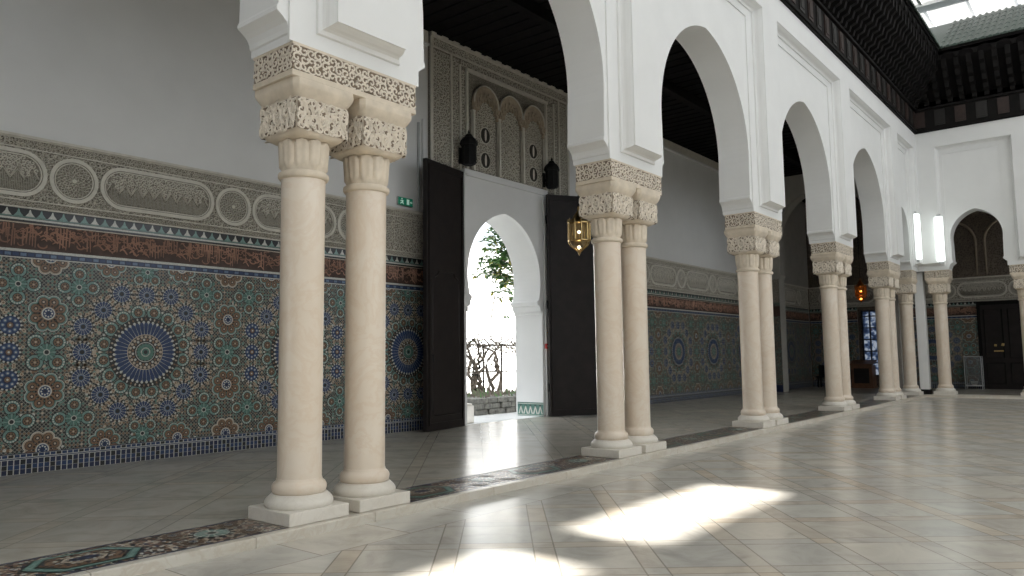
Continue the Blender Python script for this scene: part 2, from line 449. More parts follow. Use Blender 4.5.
class Tiles:
    """flat glazed pieces on a wall, each a thin face stood proud of the layer below"""
    def __init__(s, T, rect): s.T, s.r, s.mb = T, rect, MB()
    def p(s, pts, col, lay):
        q = clip(pts, s.r)
        if len(q) > 2: s.mb.add([s.T(a, lay*.0016, b) for a, b in q], [tuple(range(len(q)))], 'z_'+col)
    def disc(s, cx, cz, r, col, lay, n=20, ph=0.):
        s.p([(cx+r*cos(ph+2*pi*i/n), cz+r*sin(ph+2*pi*i/n)) for i in range(n)], col, lay)
    def dia(s, cx, cz, a, r0, r1, w, col, lay, k=.5):
        ca, sa = cos(a), sin(a); rm = r0+(r1-r0)*k
        s.p([(cx+r0*ca, cz+r0*sa), (cx+rm*ca-w*sa, cz+rm*sa+w*ca), (cx+r1*ca, cz+r1*sa), (cx+rm*ca+w*sa, cz+rm*sa-w*ca)], col, lay)
    def petal(s, cx, cz, a, r0, r1, w0, w1, col, lay):
        ca, sa = cos(a), sin(a)
        def q(r, w): return (cx+r*ca-w*sa, cz+r*sa+w*ca)
        s.p([q(r0, w0), q(r1-w1, w1), q(r1-w1*.3, w1*.7), q(r1, 0), q(r1-w1*.3, -w1*.7), q(r1-w1, -w1), q(r0, -w0)][::-1], col, lay)
    def ring(s, cx, cz, r, n, fn, ph=0.):
        for i in range(n):
            a = ph+2*pi*i/n; fn(cx+r*cos(a), cz+r*sin(a), a, i)
    # --- motifs
    def flower(s, cx, cz, R, col='blue', n=16, ctr='black'):
        s.disc(cx, cz, R*1.22, 'black', 1, 24)
        for i in range(n):
            a = 2*pi*(i+.5)/n
            s.disc(cx+R*1.1*cos(a), cz+R*1.1*sin(a), R*.125, 'beige' if i % 2 else 'white', 2, 6)
        s.disc(cx, cz, R*.93, 'white', 3, 24)
        for i in range(n):
            a = 2*pi*i/n
            s.petal(cx, cz, a, R*.36, R*.92, R*.05, R*.142, col, 4)
        s.disc(cx, cz, R*.34, 'sky' if col == 'blue' else 'white', 5, 16); s.disc(cx, cz, R*.24, ctr, 6, 12)
        s.ring(cx, cz, R*1.36, 12, lambda x, z, a, i: (s.disc(x, z, R*.2, 'beige', 2, 8), s.disc(x, z, R*.1, 'ochre', 3, 6)), pi/12)
    def blue8(s, cx, cz, R):
        s.disc(cx, cz, R*1.2, 'black', 1, 24)
        s.ring(cx, cz, R*1.08, 16, lambda x, z, a, i: s.disc(x, z, R*.13, 'white', 2, 6))
        s.disc(cx, cz, R, 'blue', 3, 24)
        s.ring(cx, cz, R*.68, 8, lambda x, z, a, i: (s.disc(x, z, R*.2, 'sky', 4, 8), s.disc(x, z, R*.1, 'white', 5, 6)))
        s.disc(cx, cz, R*.42, 'deep', 5, 16); s.disc(cx, cz, R*.3, 'ochre', 6, 8); s.disc(cx, cz, R*.12, 'white', 7, 8)
        s.ring(cx, cz, R*1.45, 8, lambda x, z, a, i: (s.disc(x, z, R*.2, 'beige', 2, 8), s.disc(x, z, R*.1, 'ochre', 3, 6)), pi/8)
    def lobed(s, cx, cz, R, outer='teal', lobe='ochre'):
        s.disc(cx, cz, R*.95, 'black', 1, 24)
        s.ring(cx, cz, R*.72, 8, lambda x, z, a, i: (s.disc(x, z, R*.40, 'black', 1, 14), s.disc(x, z, R*.37, 'white', 2, 14), s.disc(x, z, R*.335, outer, 2.5, 14)), pi/8)
        s.ring(cx, cz, R*.70, 8, lambda x, z, a, i: (s.disc(x, z, R*.27, 'black', 3, 14), s.disc(x, z, R*.245, lobe, 4, 12), s.disc(x, z, R*.12, 'black', 5, 8), s.disc(x, z, R*.07, 'beige', 6, 6)), pi/8)
        s.disc(cx, cz, R*.52, lobe, 5, 20)
        s.ring(cx, cz, R*.46, 16, lambda x, z, a, i: s.disc(x, z, R*.06, 'black', 6, 6))
        s.disc(cx, cz, R*.36, 'white', 6, 16); s.disc(cx, cz, R*.29, 'blue', 7, 16)
        s.ring(cx, cz, R*.19, 8, lambda x, z, a, i: s.disc(x, z, R*.055, 'white', 8, 6))
        s.disc(cx, cz, R*.09, 'deep', 8, 8)
    def crescent(s, cx, cz, R, a):
        s.disc(cx, cz, R*1.12, 'black', 1, 16); s.disc(cx, cz, R, 'teal', 2, 16)
        for i in range(7):
            b = a + (i-3)*.42
            s.disc(cx+cos(b)*R*.85, cz+sin(b)*R*.85, R*.12, 'white', 3, 6)
        s.disc(cx, cz, R*.66, 'black', 3, 14); s.disc(cx, cz, R*.58, 'ochre', 4, 8)
        s.ring(cx, cz, R*.34, 6, lambda x, z, q, i: s.disc(x, z, R*.11, 'black', 5, 6)); s.disc(cx, cz, R*.15, 'beige', 5, 6)
    def green(s, cx, cz, R, ph, pr):
        for i in range(4):
            a = ph+pi/2*i; s.crescent(cx+pr*cos(a), cz+pr*sin(a), R*.82, a)
        s.disc(cx, cz, R, 'black', 3, 20)
        for i in range(16): s.petal(cx, cz, 2*pi*i/16, R*.25, R*.98, R*.05, R*.14, 'green' if i % 2 else 'teal', 4)
        s.disc(cx, cz, R*.34, 'white', 5, 14); s.disc(cx, cz, R*.24, 'black', 6, 10)
    def sun(s, cx, cz):
        for i in range(16):
            a = 2*pi*(i+.5)/16; s.crescent(cx+.585*cos(a), cz+.585*sin(a), .098, a)
            s.disc(cx+.70*cos(a+pi/16), cz+.70*sin(a+pi/16), .03, 'beige', 2, 8); s.disc(cx+.63*cos(a+pi/16), cz+.63*sin(a+pi/16), .018, 'white', 2, 6)
        s.disc(cx, cz, .515, 'black', 3, 48)
        for i in range(48):
            a = 2*pi*i/48
            s.dia(cx, cz, a, .455, .51, .014, ('ochre', 'beige', 'white')[i % 3], 4)
        s.disc(cx, cz, .465, 'black', 5, 60)
        for i in range(40): s.disc(cx+.437*cos(2*pi*(i+.5)/40), cz+.437*sin(2*pi*(i+.5)/40), .02, 'white', 6, 8)
        s.disc(cx, cz, .425, 'white', 7, 60)
        for i in range(40): s.petal(cx, cz, 2*pi*i/40, .25, .432, .0165, .0305, 'blue', 8)
        s.disc(cx, cz, .258, 'beige', 9, 48); s.disc(cx, cz, .246, 'black', 10, 48)
        s.ring(cx, cz, .222, 24, lambda x, z, a, i: s.disc(x, z, .022, 'beige', 11, 8))
        s.ring(cx, cz, .18, 24, lambda x, z, a, i: s.disc(x, z, .02, 'ochre' if i % 2 else 'white', 11, 6), pi/24)
        s.disc(cx, cz, .145, 'white', 12, 32); s.disc(cx, cz, .135, 'black', 13, 32)
        for i in range(16): s.petal(cx, cz, 2*pi*i/16, .06, .13, .01, .022, 'green', 14)
        s.disc(cx, cz, .07, 'white', 14, 20); s.disc(cx, cz, .055, 'green', 15, 16); s.disc(cx, cz, .03, 'black', 16, 12)
    def strap(s, cx, cz, n, R, col, lay):
        for i in range(n):
            a = 2*pi*i/n; s.disc(cx+R*cos(a), cz+R*sin(a), .022, col, lay, 6)

def zellige_field(T, x0, x1, z0, z1, xc, zc, per=2.6):
    t = Tiles(T, (x0, x1, z0, z1))
    t.mb.add([T(x0, 0, z0), T(x1, 0, z0), T(x1, 0, z1), T(x0, 0, z1)], [(0,1,2,3)], 'zground')
    k0 = math.floor((x0-xc)/per)-1; k1 = math.ceil((x1-xc)/per)+1
    for k in range(k0, k1+1):
        c = xc+k*per
        if c < x0-per or c > x1+per: continue
        for dx, dz in ((.36,.83),(0,.83),(-.36,.83),(.60,.59),(-.60,.59),(.60,-.59),(-.60,-.59),(.36,-.83),(0,-.83),(-.36,-.83)):
            t.flower(c+dx, zc+dz, .132)
        for sg in (-1, 1):
            for dz in (.35, 0, -.35):
                (t.flower(c+sg*.86, zc+dz, .132) if (k % 2 == 0) else t.blue8(c+sg*.86, zc+dz, .12))
        t.sun(c, zc)
        t.green(c+per/2, zc, .12, pi/4, .19)
        for sg in (-1, 1): t.lobed(c+per/2, zc+sg*.515, .235)
        for sg in (-1, 1):
            for sx in (-1, 1): t.green(c+sx*.93, zc+sg*.89, .11, 0, .18)
            zz = zc+sg*1.27
            t.lobed(c+.52, zz, .21, 'teal', 'ochre'); t.lobed(c-.52, zz, .21, 'teal', 'ochre')
            t.green(c, zz-sg*.1, .1, pi/4, .16)
            t.lobed(c+per/2, zz, .23, 'beige', 'ochre')
        random.seed(100+k)
        # little stars that fill the joints between the rosettes
        for i in range(520):
            x = c+random.uniform(-per/2, per/2); z = zc+random.uniform(-1.3, 1.3)
            t.disc(x, z, random.uniform(.012,.024), random.choice(('white','ochre','green','beige','ochre','teal')), .5, 6, random.random())
    return t.mb

def lattice_band(T, x0, x1, z0, z1):
    t = Tiles(T, (x0, x1, z0, z1)); p = .07
    t.mb.add([T(x0, 0, z0), T(x1, 0, z0), T(x1, 0, z1), T(x0, 0, z1)], [(0,1,2,3)], 'z_white')
    rows = [(z0+.006, .056, 'deep'), (z0+.07, .05, 'blue'), (z0+.128, .058, 'deep'), (z0+.196, .012, 'blue'), (z0+.22, .03, 'blue'), (z0+.256, .012, 'deep')]
    n = int((x1-x0)/p)
    for i in range(n+1):
        x = x0+i*p
        for j, (z, h, c) in enumerate(rows):
            if j in (3, 5):
                t.p([(x, z), (x+p, z), (x+p, z+h), (x, z+h)], c, 1)
            else:
                cc = c if (i+j) % 4 else 'black'
                t.p([(x+.006, z-.003), (x+p-.006, z-.003), (x+p-.006, z+h+.002), (x+.006, z+h+.002)], cc, 1)
    return t.mb

def merlon_band(T, x0, x1, z0, z1):
    t = Tiles(T, (x0, x1, z0, z1)); p = .135
    t.mb.add([T(x0, 0, z0), T(x1, 0, z0), T(x1, 0, z1), T(x0, 0, z1)], [(0,1,2,3)], 'z_black')
    h = z1-z0
    t.p([(x0, z0), (x1, z0), (x1, z0+.012), (x0, z0+.012)], 'white', 1)
    t.p([(x0, z0+.02), (x1, z0+.02), (x1, z0+.032), (x0, z0+.032)], 'teal', 1)
    for i in range(int((x1-x0)/p)+1):
        x = x0+i*p
        c = 'white' if i % 2 else 'teal'
        t.p([(x, z0+.036), (x+p*.84, z0+.036), (x+p*.56, z0+h*.60), (x+p*.46, z1-.010), (x+p*.38, z1-.010), (x+p*.28, z0+h*.60)], c, 1)
    return t.mb

def stadium(cx, cz, hw, hh, n=12):
    """outline of a cartouche with round ends"""
    pts = []
    for i in range(n+1):
        a = -pi/2+pi*i/n; pts.append((cx+hw-hh+hh*cos(a), cz+hh*sin(a)))
    for i in range(n+1):
        a = pi/2+pi*i/n; pts.append((cx-hw+hh+hh*cos(a), cz+hh*sin(a)))
    return pts

def band_ring(mb, T, o0, o1, d, mat):
    n = len(o0)
    vs = [T(a, .004, b) for a, b in o0]+[T(a, d, b) for a, b in o0]+[T(a, d, b) for a, b in o1]+[T(a, .004, b) for a, b in o1]
    fs = []
    for i in range(n):
        j = (i+1) % n
        for k in range(3): fs.append((k*n+i, k*n+j, (k+1)*n+j, (k+1)*n+i))
    mb.add(vs, fs, mat)

def inscription(T, x0, x1, z0, z1, seed, mb=None, rep=0):
    """raised calligraphic strokes running along a dark ground"""
    rng = random.Random(seed); first = mb is None; mb = mb or MB()
    if first: mb.add([T(x0, 0, z0), T(x1, 0, z0), T(x1, 0, z1), T(x0, 0, z1)], [(0,1,2,3)], M['ins_g'])
    H = z1-z0; zb = z0+.03+rep*.10; x = x0+.02; w = .019
    def R(pts): 
        pts = [(min(max(a, x0+.01), x1-.01), min(max(b, z0+.012), z1-.012)) for a, b in pts]
        mb.ribbon(pts, w*rng.uniform(.8, 1.25), .006, T, M['ins_r'])
    while x < x1-.05:
        k = rng.random()
        if k < .32:                                    # tall strokes
            for q in range(rng.choice((1, 2, 2, 3))):
                h = H*rng.uniform(.6, .9); lean = rng.uniform(-.012, .012)
                R([(x, zb+rng.uniform(0, .05)), (x+lean*.5, zb+h*.5), (x+lean, zb+h), (x+lean-.016, zb+h-.012)]); x += rng.uniform(.03, .045)
        elif k < .72:                                  # bowls
            r = rng.uniform(.035, .06); c = zb+rng.uniform(.04, .17)
            R([(x+r+r*cos(a), c+r*.8*sin(a)) for a in [2.9+.42*i for i in range(9)]])
            if rng.random() < .7: R([(x+r*.6, c+.06), (x+r*1.3, c+.085), (x+r*1.9, c+.05)])
            x += 2*r*.8
        else:                                          # long sweeps and loops
            L = rng.uniform(.09, .17); c = zb+rng.uniform(.0, .14)
            R([(x+L*t, c+.045*sin(3.4*t+.3)) for t in [i/6 for i in range(7)]])
            r = .022; R([(x+L*.5+r*cos(a), c+.08+r*sin(a)) for a in [.8*i for i in range(8)]])
            x += L*.55
        if rng.random() < .85:                         # marks above
            c = z0+H*rng.uniform(.55, .88); R([(x-.05, c), (x-.03, c+.02), (x-.005, c+.004), (x+.012, c+.02)])
        if rng.random() < .6:
            c = z0+H*rng.uniform(.3, .7); R([(x-.03, c), (x, c+.012), (x+.03, c-.01)])
    if first:
        for q in (1,): inscription(T, x0, x1, z0, z1, seed+50*q, mb, q)
    return mb
M['ins_g'] = simple('inscription_ground', (.07,.04,.03), .6, .3, 12)
M['ins_r'] = simple('inscription_letter', (.36,.20,.14), .5, .3, 3)

def medallion_mb():
    mb = MB(); T = lambda a, d, b: (a, -d, b)
    n = 36
    c = lambda r: [(r*cos(2*pi*i/n), r*sin(2*pi*i/n)) for i in range(n)]
    band_ring(mb, T, c(.312), c(.262), .022, 'stucco_r'); band_ring(mb, T, c(.25), c(.236), .016, 'stucco_r')
    mb.add([T(a, .004, b) for a, b in c(.262)], [tuple(range(n))], 'stucco_d')
    for ring_r, k, L, w in ((.195, 24, .07, .022), (.125, 16, .07, .024), (.06, 8, .06, .024)):
        for i in range(k):
            a = 2*pi*i/k; r0, r1 = ring_r-L*.5, ring_r+L*.5
            for sg in (-1, 1):
                mb.ribbon([(r0*cos(a), r0*sin(a)), (ring_r*cos(a+sg*2.6/k), ring_r*sin(a+sg*2.6/k)), (r1*cos(a), r1*sin(a))], w*.62, .012, T, 'stucco_r', .004)
    mb.lathe  # keep
    mb.add([T(.03*cos(2*pi*i/12), .016, .03*sin(2*pi*i/12)) for i in range(12)], [tuple(range(12))], 'stucco_r')
    return mb
def cartouche_mb():
    mb = MB(); T = lambda a, d, b: (a, -d, b); hw, hh = .86, .312
    o = lambda k: stadium(0, 0, hw-k, hh-k)
    band_ring(mb, T, o(0), o(.05), .022, 'stucco_r'); band_ring(mb, T, o(.062), o(.076), .016, 'stucco_r')
    q = o(.05); mb.add([T(a, .004, b) for a, b in q], [tuple(range(len(q)))], 'stucco_d')
    def ins(a, b):
        h = hh-.085
        if abs(b) > h: return False
        L = hw-hh
        return True if abs(a) < L else (abs(a)-L)**2+b*b < h*h
    for k in range(-4, 5):                             # row of pointed lozenges, hatched below and leafy above
        cx = k*.17
        for top in (0, 1):
            pts = [(cx-.085, -.08), (cx-.05, -.02), (cx, .05+.03*top), (cx+.05, -.02), (cx+.085, -.08)]
            pts = [(a, b+top*.025) for a, b in pts]
            if all(ins(a, b) for a, b in pts): mb.ribbon(pts, .016, .014, T, 'stucco_r', .004)
    for i in range(74):
        a = -.72+i*.02
        lo = -hh+.1; hi = -.085+.13*(1-abs(((a/.17+.5) % 1)-.5)*2)-.03
        while lo < hi and not ins(a, lo): lo += .01
        if lo < hi-.02: mb.ribbon([(a, lo), (a, hi)], .009, .010, T, 'stucco_r', .004)
    scroll_field(mb, T, -hw+.1, hw-.1, -.02, hh-.08, .055, 'stucco_r', .34, .010, .004, inside=lambda a, b: ins(a*1.03, b*1.05) and b > .06-.13*abs(((a/.17+.5) % 1)-.5)*2+.03, leaves=False)
    return mb
MED = CAR = None

def frieze(name, label, T, rz, x0, x1, xm, z0=3.54, z1=4.48, per=2.395, cell=.075, group=None):
    """carved stucco frieze with round medallions and long cartouches; xm = centre of one medallion"""
    global MED, CAR
    f = thing(name, label, 'frieze', T((x0+x1)/2, 0, z0), 0, group)
    ox, oy, oz = f.location
    L = lambda a, d, b: tuple(u-v for u, v in zip(T(a, d, b), (ox, oy, oz)))
    mb = MB()
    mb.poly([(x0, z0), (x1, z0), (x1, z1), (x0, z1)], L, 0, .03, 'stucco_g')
    for za, zb, d in ((z1-.005, z1+.03, .08), (z1-.02, z1-.005, .05), (z1-.145, z1-.13, .045), (z0, z0+.02, .045), (z0+.1, z0+.115, .042)):
        mb.poly([(x0, za), (x1, za), (x1, zb), (x0, zb)], L, .02, d, 'stucco_r')
    mb.build('carved_ground', f)
    rl = MB(); rng = random.Random(5)
    scroll_field(rl, L, x0, x1, z0+.12, z1-.15, cell, 'stucco_s', .22, .010, .03, rng=rng)
    scroll_field(rl, L, x0, x1, z1-.13, z1-.02, .055, 'stucco_s', .25, .01, .03, rng=rng)
    scroll_field(rl, L, x0, x1, z0+.02, z0+.1, .05, 'stucco_s', .26, .01, .03, rng=rng)
    rl.build('scroll_relief', f, normals=False)
    k = math.floor((x0-xm)/per)-1; zc = z0+.46
    while True:
        a = xm+k*per; b = a+per/2; k += 1
        if a > x1: break
        for which, c, hw in (('m', a, .312), ('c', b, .86)):
            if c-hw < x0+.02 or c+hw > x1-.02: continue
            p = L(c, .034, zc)
            src = MED if which == 'm' else CAR
            if src is None:
                src = (medallion_mb() if which == 'm' else cartouche_mb()).build('medallion' if which == 'm' else 'cartouche', f, p, normals=False)
                if which == 'm': MED = src
                else: CAR = src
                src.rotation_euler = (0, 0, rz)
            else:
                o = src.copy(); COL.objects.link(o); o.parent = f; o.location = p; o.rotation_euler = (0, 0, rz)
    return f

def dado(name, label, T, x0, x1, xc, seed, group=None):
    d = thing(name, label, 'tile panel', T((x0+x1)/2, 0, G), 0, group)
    ox, oy, oz = d.location
    L = lambda a, dd, b: tuple(u-v for u, v in zip(T(a, dd+.02, b), (ox, oy, oz)))
    bk = MB(); bk.poly([(x0, G), (x1, G), (x1, 3.54), (x0, 3.54)], L, -.019, -.001, 'gplaster'); bk.build('backing', d)
    zellige_field(L, x0, x1, .353, 2.88, xc, 1.65).build('tile_field', d, normals=False)
    lattice_band(L, x0, x1, G, .353).build('lattice_band', d, normals=False)
    t = Tiles(L, (x0, x1, 2.88, 3.54))
    for za, zb, c in ((2.88, 2.895, 'white'), (2.895, 2.965, 'deep'), (2.965, 3.0, 'white'), (3.34, 3.355, 'beige'), (3.355, 3.385, 'black'), (3.385, 3.40, 'white')):
        t.p([(x0, za), (x1, za), (x1, zb), (x0, zb)], c, 2)
    for i in range(int((x1-x0)/.09)): t.p([(x0+i*.09+.01, 2.91), (x0+i*.09+.08, 2.91), (x0+i*.09+.08, 2.95), (x0+i*.09+.01, 2.95)], 'blue' if i % 2 else 'sky', 3)
    t.mb.build('edge_strip', d, normals=False)
    inscription(L, x0, x1, 3.0, 3.34, seed).build('inscription_band', d, normals=False)
    merlon_band(L, x0, x1, 3.40, 3.54).build('triangle_border', d, normals=False)
    return d

# ------------------------------------------------------------------ arcade walls
def arch_pts(hw, zc, e, z0, n=26):
    """right half of a two-centred horseshoe arch: from (x,z0) up to the apex, x>=0"""
    R = hw+e; out = []
    zs = zc-.12*hw                                     # below this the jamb only leans in slightly
    a0 = math.asin(max(-1, (max(z0, zs)-zc)/R)); a1 = math.acos(e/R)
    if z0 < zs: out.append((R*cos(a0)-e-.012, z0))
    for i in range(n+1):
        a = a0+(a1-a0)*i/n; out.append((R*cos(a)-e, zc+R*sin(a)))
    return out
def horseshoe_pts(hw, zc, e, z0, n=26):
    R = hw+e; a0 = math.asin((z0-zc)/R); a1 = math.acos(e/R)
    return [(R*cos(a0+(a1-a0)*i/n)-e, zc+R*sin(a0+(a1-a0)*i/n)) for i in range(n+1)]
def opening(c, pierL, pierR, hw, zc, e, z_imp=4.35):
    """outline of one arch opening from left impost to right impost (left to right)"""
    A = arch_pts(hw, zc, e, 4.66)
    mould = lambda p: [(p, z_imp), (p+.0, z_imp+.07), (p+.016, z_imp+.08), (p+.024, z_imp+.12), (p+.045, z_imp+.165), (p+.08, z_imp+.20), (p+.115, z_imp+.225), (p+.146, z_imp+.245), (p+.148, z_imp+.28), (p+.138, z_imp+.295)]
    r = [(c+x, z) for x, z in A]
    l = [(c-x, z) for x, z in A]
    left = [(a, z) for a, z in mould(pierL)]           # pier edge grows to the right
    right = [(2*pierR-a, z) for a, z in mould(pierR)]
    return left+l+list(reversed(r))[1:]+list(reversed(right))

# along the arcade: pairs at 4.58 + 5.38 k, then a single column by the corner
PER = 5.355
PAIRS = [4.595+PER*k for k in range(-1, 5)]
ZT = 9.17
outline = [(-3.6, 4.35), (-3.6, 4.35)]
outline = [(-8.5, G), (-3.49, G), (-3.49, 4.35)]
seq = []
prevR = -3.49
for i, c in enumerate(PAIRS):
    mid = c-PER/2
    if i == 0:
        o = opening(mid, -4.6, c-.76, 1.81, 5.43, .25)
        # half opening against the blank end wall
        o = [(-3.49, 4.35)]+[p for p in o if p[0] > -3.49]
    else:
        o = opening(mid, PAIRS[i-1]+.76, c-.76, 1.81, 5.43, .25)
    seq += o
cs = 28.93
seq += opening((PAIRS[-1]+.76+cs-.385)/2, PAIRS[-1]+.76, cs-.385, .80, 5.42, .2)
outline = [(-8.5, G), (-3.49, G)]+seq+[(XF+.66, 4.35), (XF+.66, ZT), (-8.5, ZT)]
aw = MB()
aw.poly(outline, TA, -.025, -.66, 'plaster')
# thin first frame around each arch
fr = [(-8.5, 8.37), (-8.5, ZT), (XF, ZT), (XF, 8.37)]
low = []
edges = [(PAIRS[i]-.79, PAIRS[i]+.79) for i in range(len(PAIRS))]+[(cs-.40, XF)]
for a, b in reversed(edges):
    low += [(b, 8.37), (b, 4.35), (a, 4.35), (a, 8.37)] if b < XF else [(XF, 4.35), (a, 4.35), (a, 8.37)]
aw.poly([(-8.5, 8.37), (-8.5, ZT), (XF, ZT)]+([(XF, 8.37)] if False else [])+low, TA, -.03, 0, 'plaster')
# bold pilasters and top band, with a moulded edge
def comb(edges, s0, s1, zlow, ztop, zt, g):
    """g grows the solid part outward"""
    o = [(s0, ztop-g), (s0, zt), (s1, zt)]
    for a, b in reversed(edges):
        if b >= s1: o += [(s1, zlow-g), (a-g, zlow-g), (a-g, ztop-g)]
        else: o += [(b+g, ztop-g), (b+g, zlow-g), (a-g, zlow-g), (a-g, ztop-g)]
    return o
ped = [(c-.42, c+.42) for c in PAIRS]+[(cs-.2, XF-.2)]
prof = [(.09, -.005), (.085, .03), (.05, .045), (.035, .075), (.03, .12), (.015, .165), (0, .19), (0, .21)]
aw.skirt([(comb(ped, -8.5, XF, 4.58, 8.62, ZT, g), d) for g, d in prof], TA, 'plaster')
structure(aw.build('wall_arcade'), 'white plaster wall of pointed arches carried on paired columns', 'wall')

# far arcade (s from the corner towards the right)
c7 = .57; fp = [YF-2.18, YF-2.18+PER, YF-2.18+2*PER]
fseq = opening((c7+.385+fp[0]-.76)/2, c7+.385, fp[0]-.76, .76, 5.42, .2)
for i in (1, 2): fseq += opening((fp[i-1]+fp[i])/2, fp[i-1]+.76, fp[i]-.76, 1.81, 5.43, .25)
fend = fp[2]+3.0
fo = [(0, 4.35)]+fseq+[(fp[2]+.76, 4.35), (fp[2]+.76, G-.085), (fend, 0), (fend, ZT), (0, ZT)]
fw_ = MB(); fw_.poly(fo, TF, -.025, -.66, 'plaster')
fed = [(0, c7+.40)]+[(p-.79, p+.79) for p in fp]
lowf = []
for a, b in reversed(fed):
    lowf += [(b, 8.37), (b, 4.35), (a, 4.35)]+([(a, 8.37)] if a > 0 else [])
fw_.poly([(0, ZT), (fend, ZT), (fend, 8.37)]+lowf, TF, -.03, 0, 'plaster')
def combf(edges, s0, s1, zlow, ztop, zt, g):
    o = [(s0, zt), (s1, zt), (s1, ztop-g)]
    for a, b in reversed(edges):
        o += [(b+g, ztop-g), (b+g, zlow-g), (a-g if a > s0 else s0, zlow-g)]+([(a-g, ztop-g)] if a > s0 else [])
    return o
fpd = [(.0, c7+.2)]+[(p-.42, p+.42) for p in fp]
fw_.skirt([(combf(fpd, 0.0, fend, 4.58, 8.62, ZT, g), d) for g, d in prof], TF, 'plaster')
structure(fw_.build('wall_far'), 'white plaster end wall of the courtyard with small pointed arch', 'wall')

# cross arch in the gallery at the corner
cm = MB()
TCx = lambda s, d, z: (XF+d, s, z)
co = [(YB, G), (YB, 8.45), (YW, 8.45), (YW, G), (10.5, G), (10.5, 4.35)]
A = arch_pts(1.74, 6.0, .12, 4.72)
mc = 8.74
r = [(mc+x, z) for x, z in A]; l = [(mc-x, z) for x, z in A]
co += [(10.5, 4.45), (10.42, 4.62)]+r+list(reversed(l))[1:]+[(7.06, 4.62), (6.98, 4.45), (6.98, G)]
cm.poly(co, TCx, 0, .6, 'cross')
structure(cm.build('wall_cross'), 'plaster cross wall with a tall arch at the end of the gallery', 'wall')

# ------------------------------------------------------------------ gallery walls
wm = MB()
dA = horseshoe_pts(1.31, 3.35, .2, 2.90)
dc = 13.42
jam = [(1.36, G-.085), (1.36, 2.55), (1.31, 2.57), (1.31, 2.64), (1.26, 2.68), (1.26, 2.74), (1.19, 2.78), (1.17, 2.86)]
dr = [(dc+x, z) for x, z in jam+dA]; dl = [(dc-x, z) for x, z in jam+dA]
hole = dl+list(reversed(dr))[1:]
wm.poly([(-8.5, 0), ]+hole+[(XE+.5, 0), (XE+.5, 9.4), (-8.5, 9.4)], TW, 0, -.74, 'gplaster')
structure(wm.build('wall_left'), 'plaster gallery wall pierced by the arched doorway', 'wall')
em = MB(); em.box(XE, XE+.4, -12, YW, 0, 9.4, 'stucco_dark'); structure(em.build('wall_end'))  # dark stucco in place of plaster, so the colour imitates dim light
sm_ = MB(); sm_.box(-8.9, -8.5, YB, 7.2, 0, 9.4, 'gplaster'); sm_.box(-8.9, -8.5, 10.4, YW+.5, 0, 9.4, 'gplaster'); sm_.box(-8.9, -8.5, 7.2, 10.4, 5.2, 9.4, 'gplaster'); structure(sm_.build('wall_start'))  # opening added in this unseen end wall to brighten the gallery
rm = MB(); rm.box(-9, XE, -14.4, -14, 0, 6.6, 'plaster'); structure(rm.build('wall_right'))  # unseen wall, kept low to let more sky light into the gallery
bm_ = MB(); bm_.box(-9.4, -9, -14.4, YB, 0, 12, 'plaster'); structure(bm_.build('wall_back'))

# wall top moulding under the ceiling
tm = MB()
for x0, x1 in ((-8.5, 10.97), (16.08, XF)):
    tm.poly([(x0, 8.17), (x1, 8.17), (x1, 8.45), (x0, 8.45)], TW, 0, .05, 'stucco_r'); tm.poly([(x0, 8.13), (x1, 8.13), (x1, 8.17), (x0, 8.17)], TW, 0, .09, 'gplaster')
structure(tm.build('trim_1'))

# ------------------------------------------------------------------ floors
fm = MB(); fm.box(-9, XF+.02, -14, YF-.06, -.2, 0, 'court'); structure(fm.build('floor'), 'grey and tan marble floor of the courtyard laid diagonally', 'floor')
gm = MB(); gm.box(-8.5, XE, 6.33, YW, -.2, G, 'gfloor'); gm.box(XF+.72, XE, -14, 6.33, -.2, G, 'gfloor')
gm.box(-8.5, XF+.75, YF+.03, 6.34, -.2, G-.006, 'curb')
structure(gm.build('floor_gallery'), 'shaded marble floor of the covered gallery', 'floor')
cb = MB(); x = -8.5; rng = random.Random(3)
while x < XF+.06:
    L = min(rng.uniform(1.1, 1.7), XF+.06-x); cb.box(x, x+L-.004, YF-.06, YF+.02, -.1, G, 'curb', .006); x += L
cb.box(-8.5, XF+.1, YF+.02, YF+.04, -.1, G-.002, 'curb')
y = YF-.06
while y > -13.8:
    L = min(rng.uniform(1.1, 1.7), y+14); cb.box(XF-.06, XF+.02, y-L+.004, y, -.1, G, 'curb', .006); y -= L
cb.box(XF-.0, XF+.72, -14, YF+.7, -.1, G-.003, 'curb')
structure(cb.build('trim_2'), 'marble step edging the gallery floor', 'step')

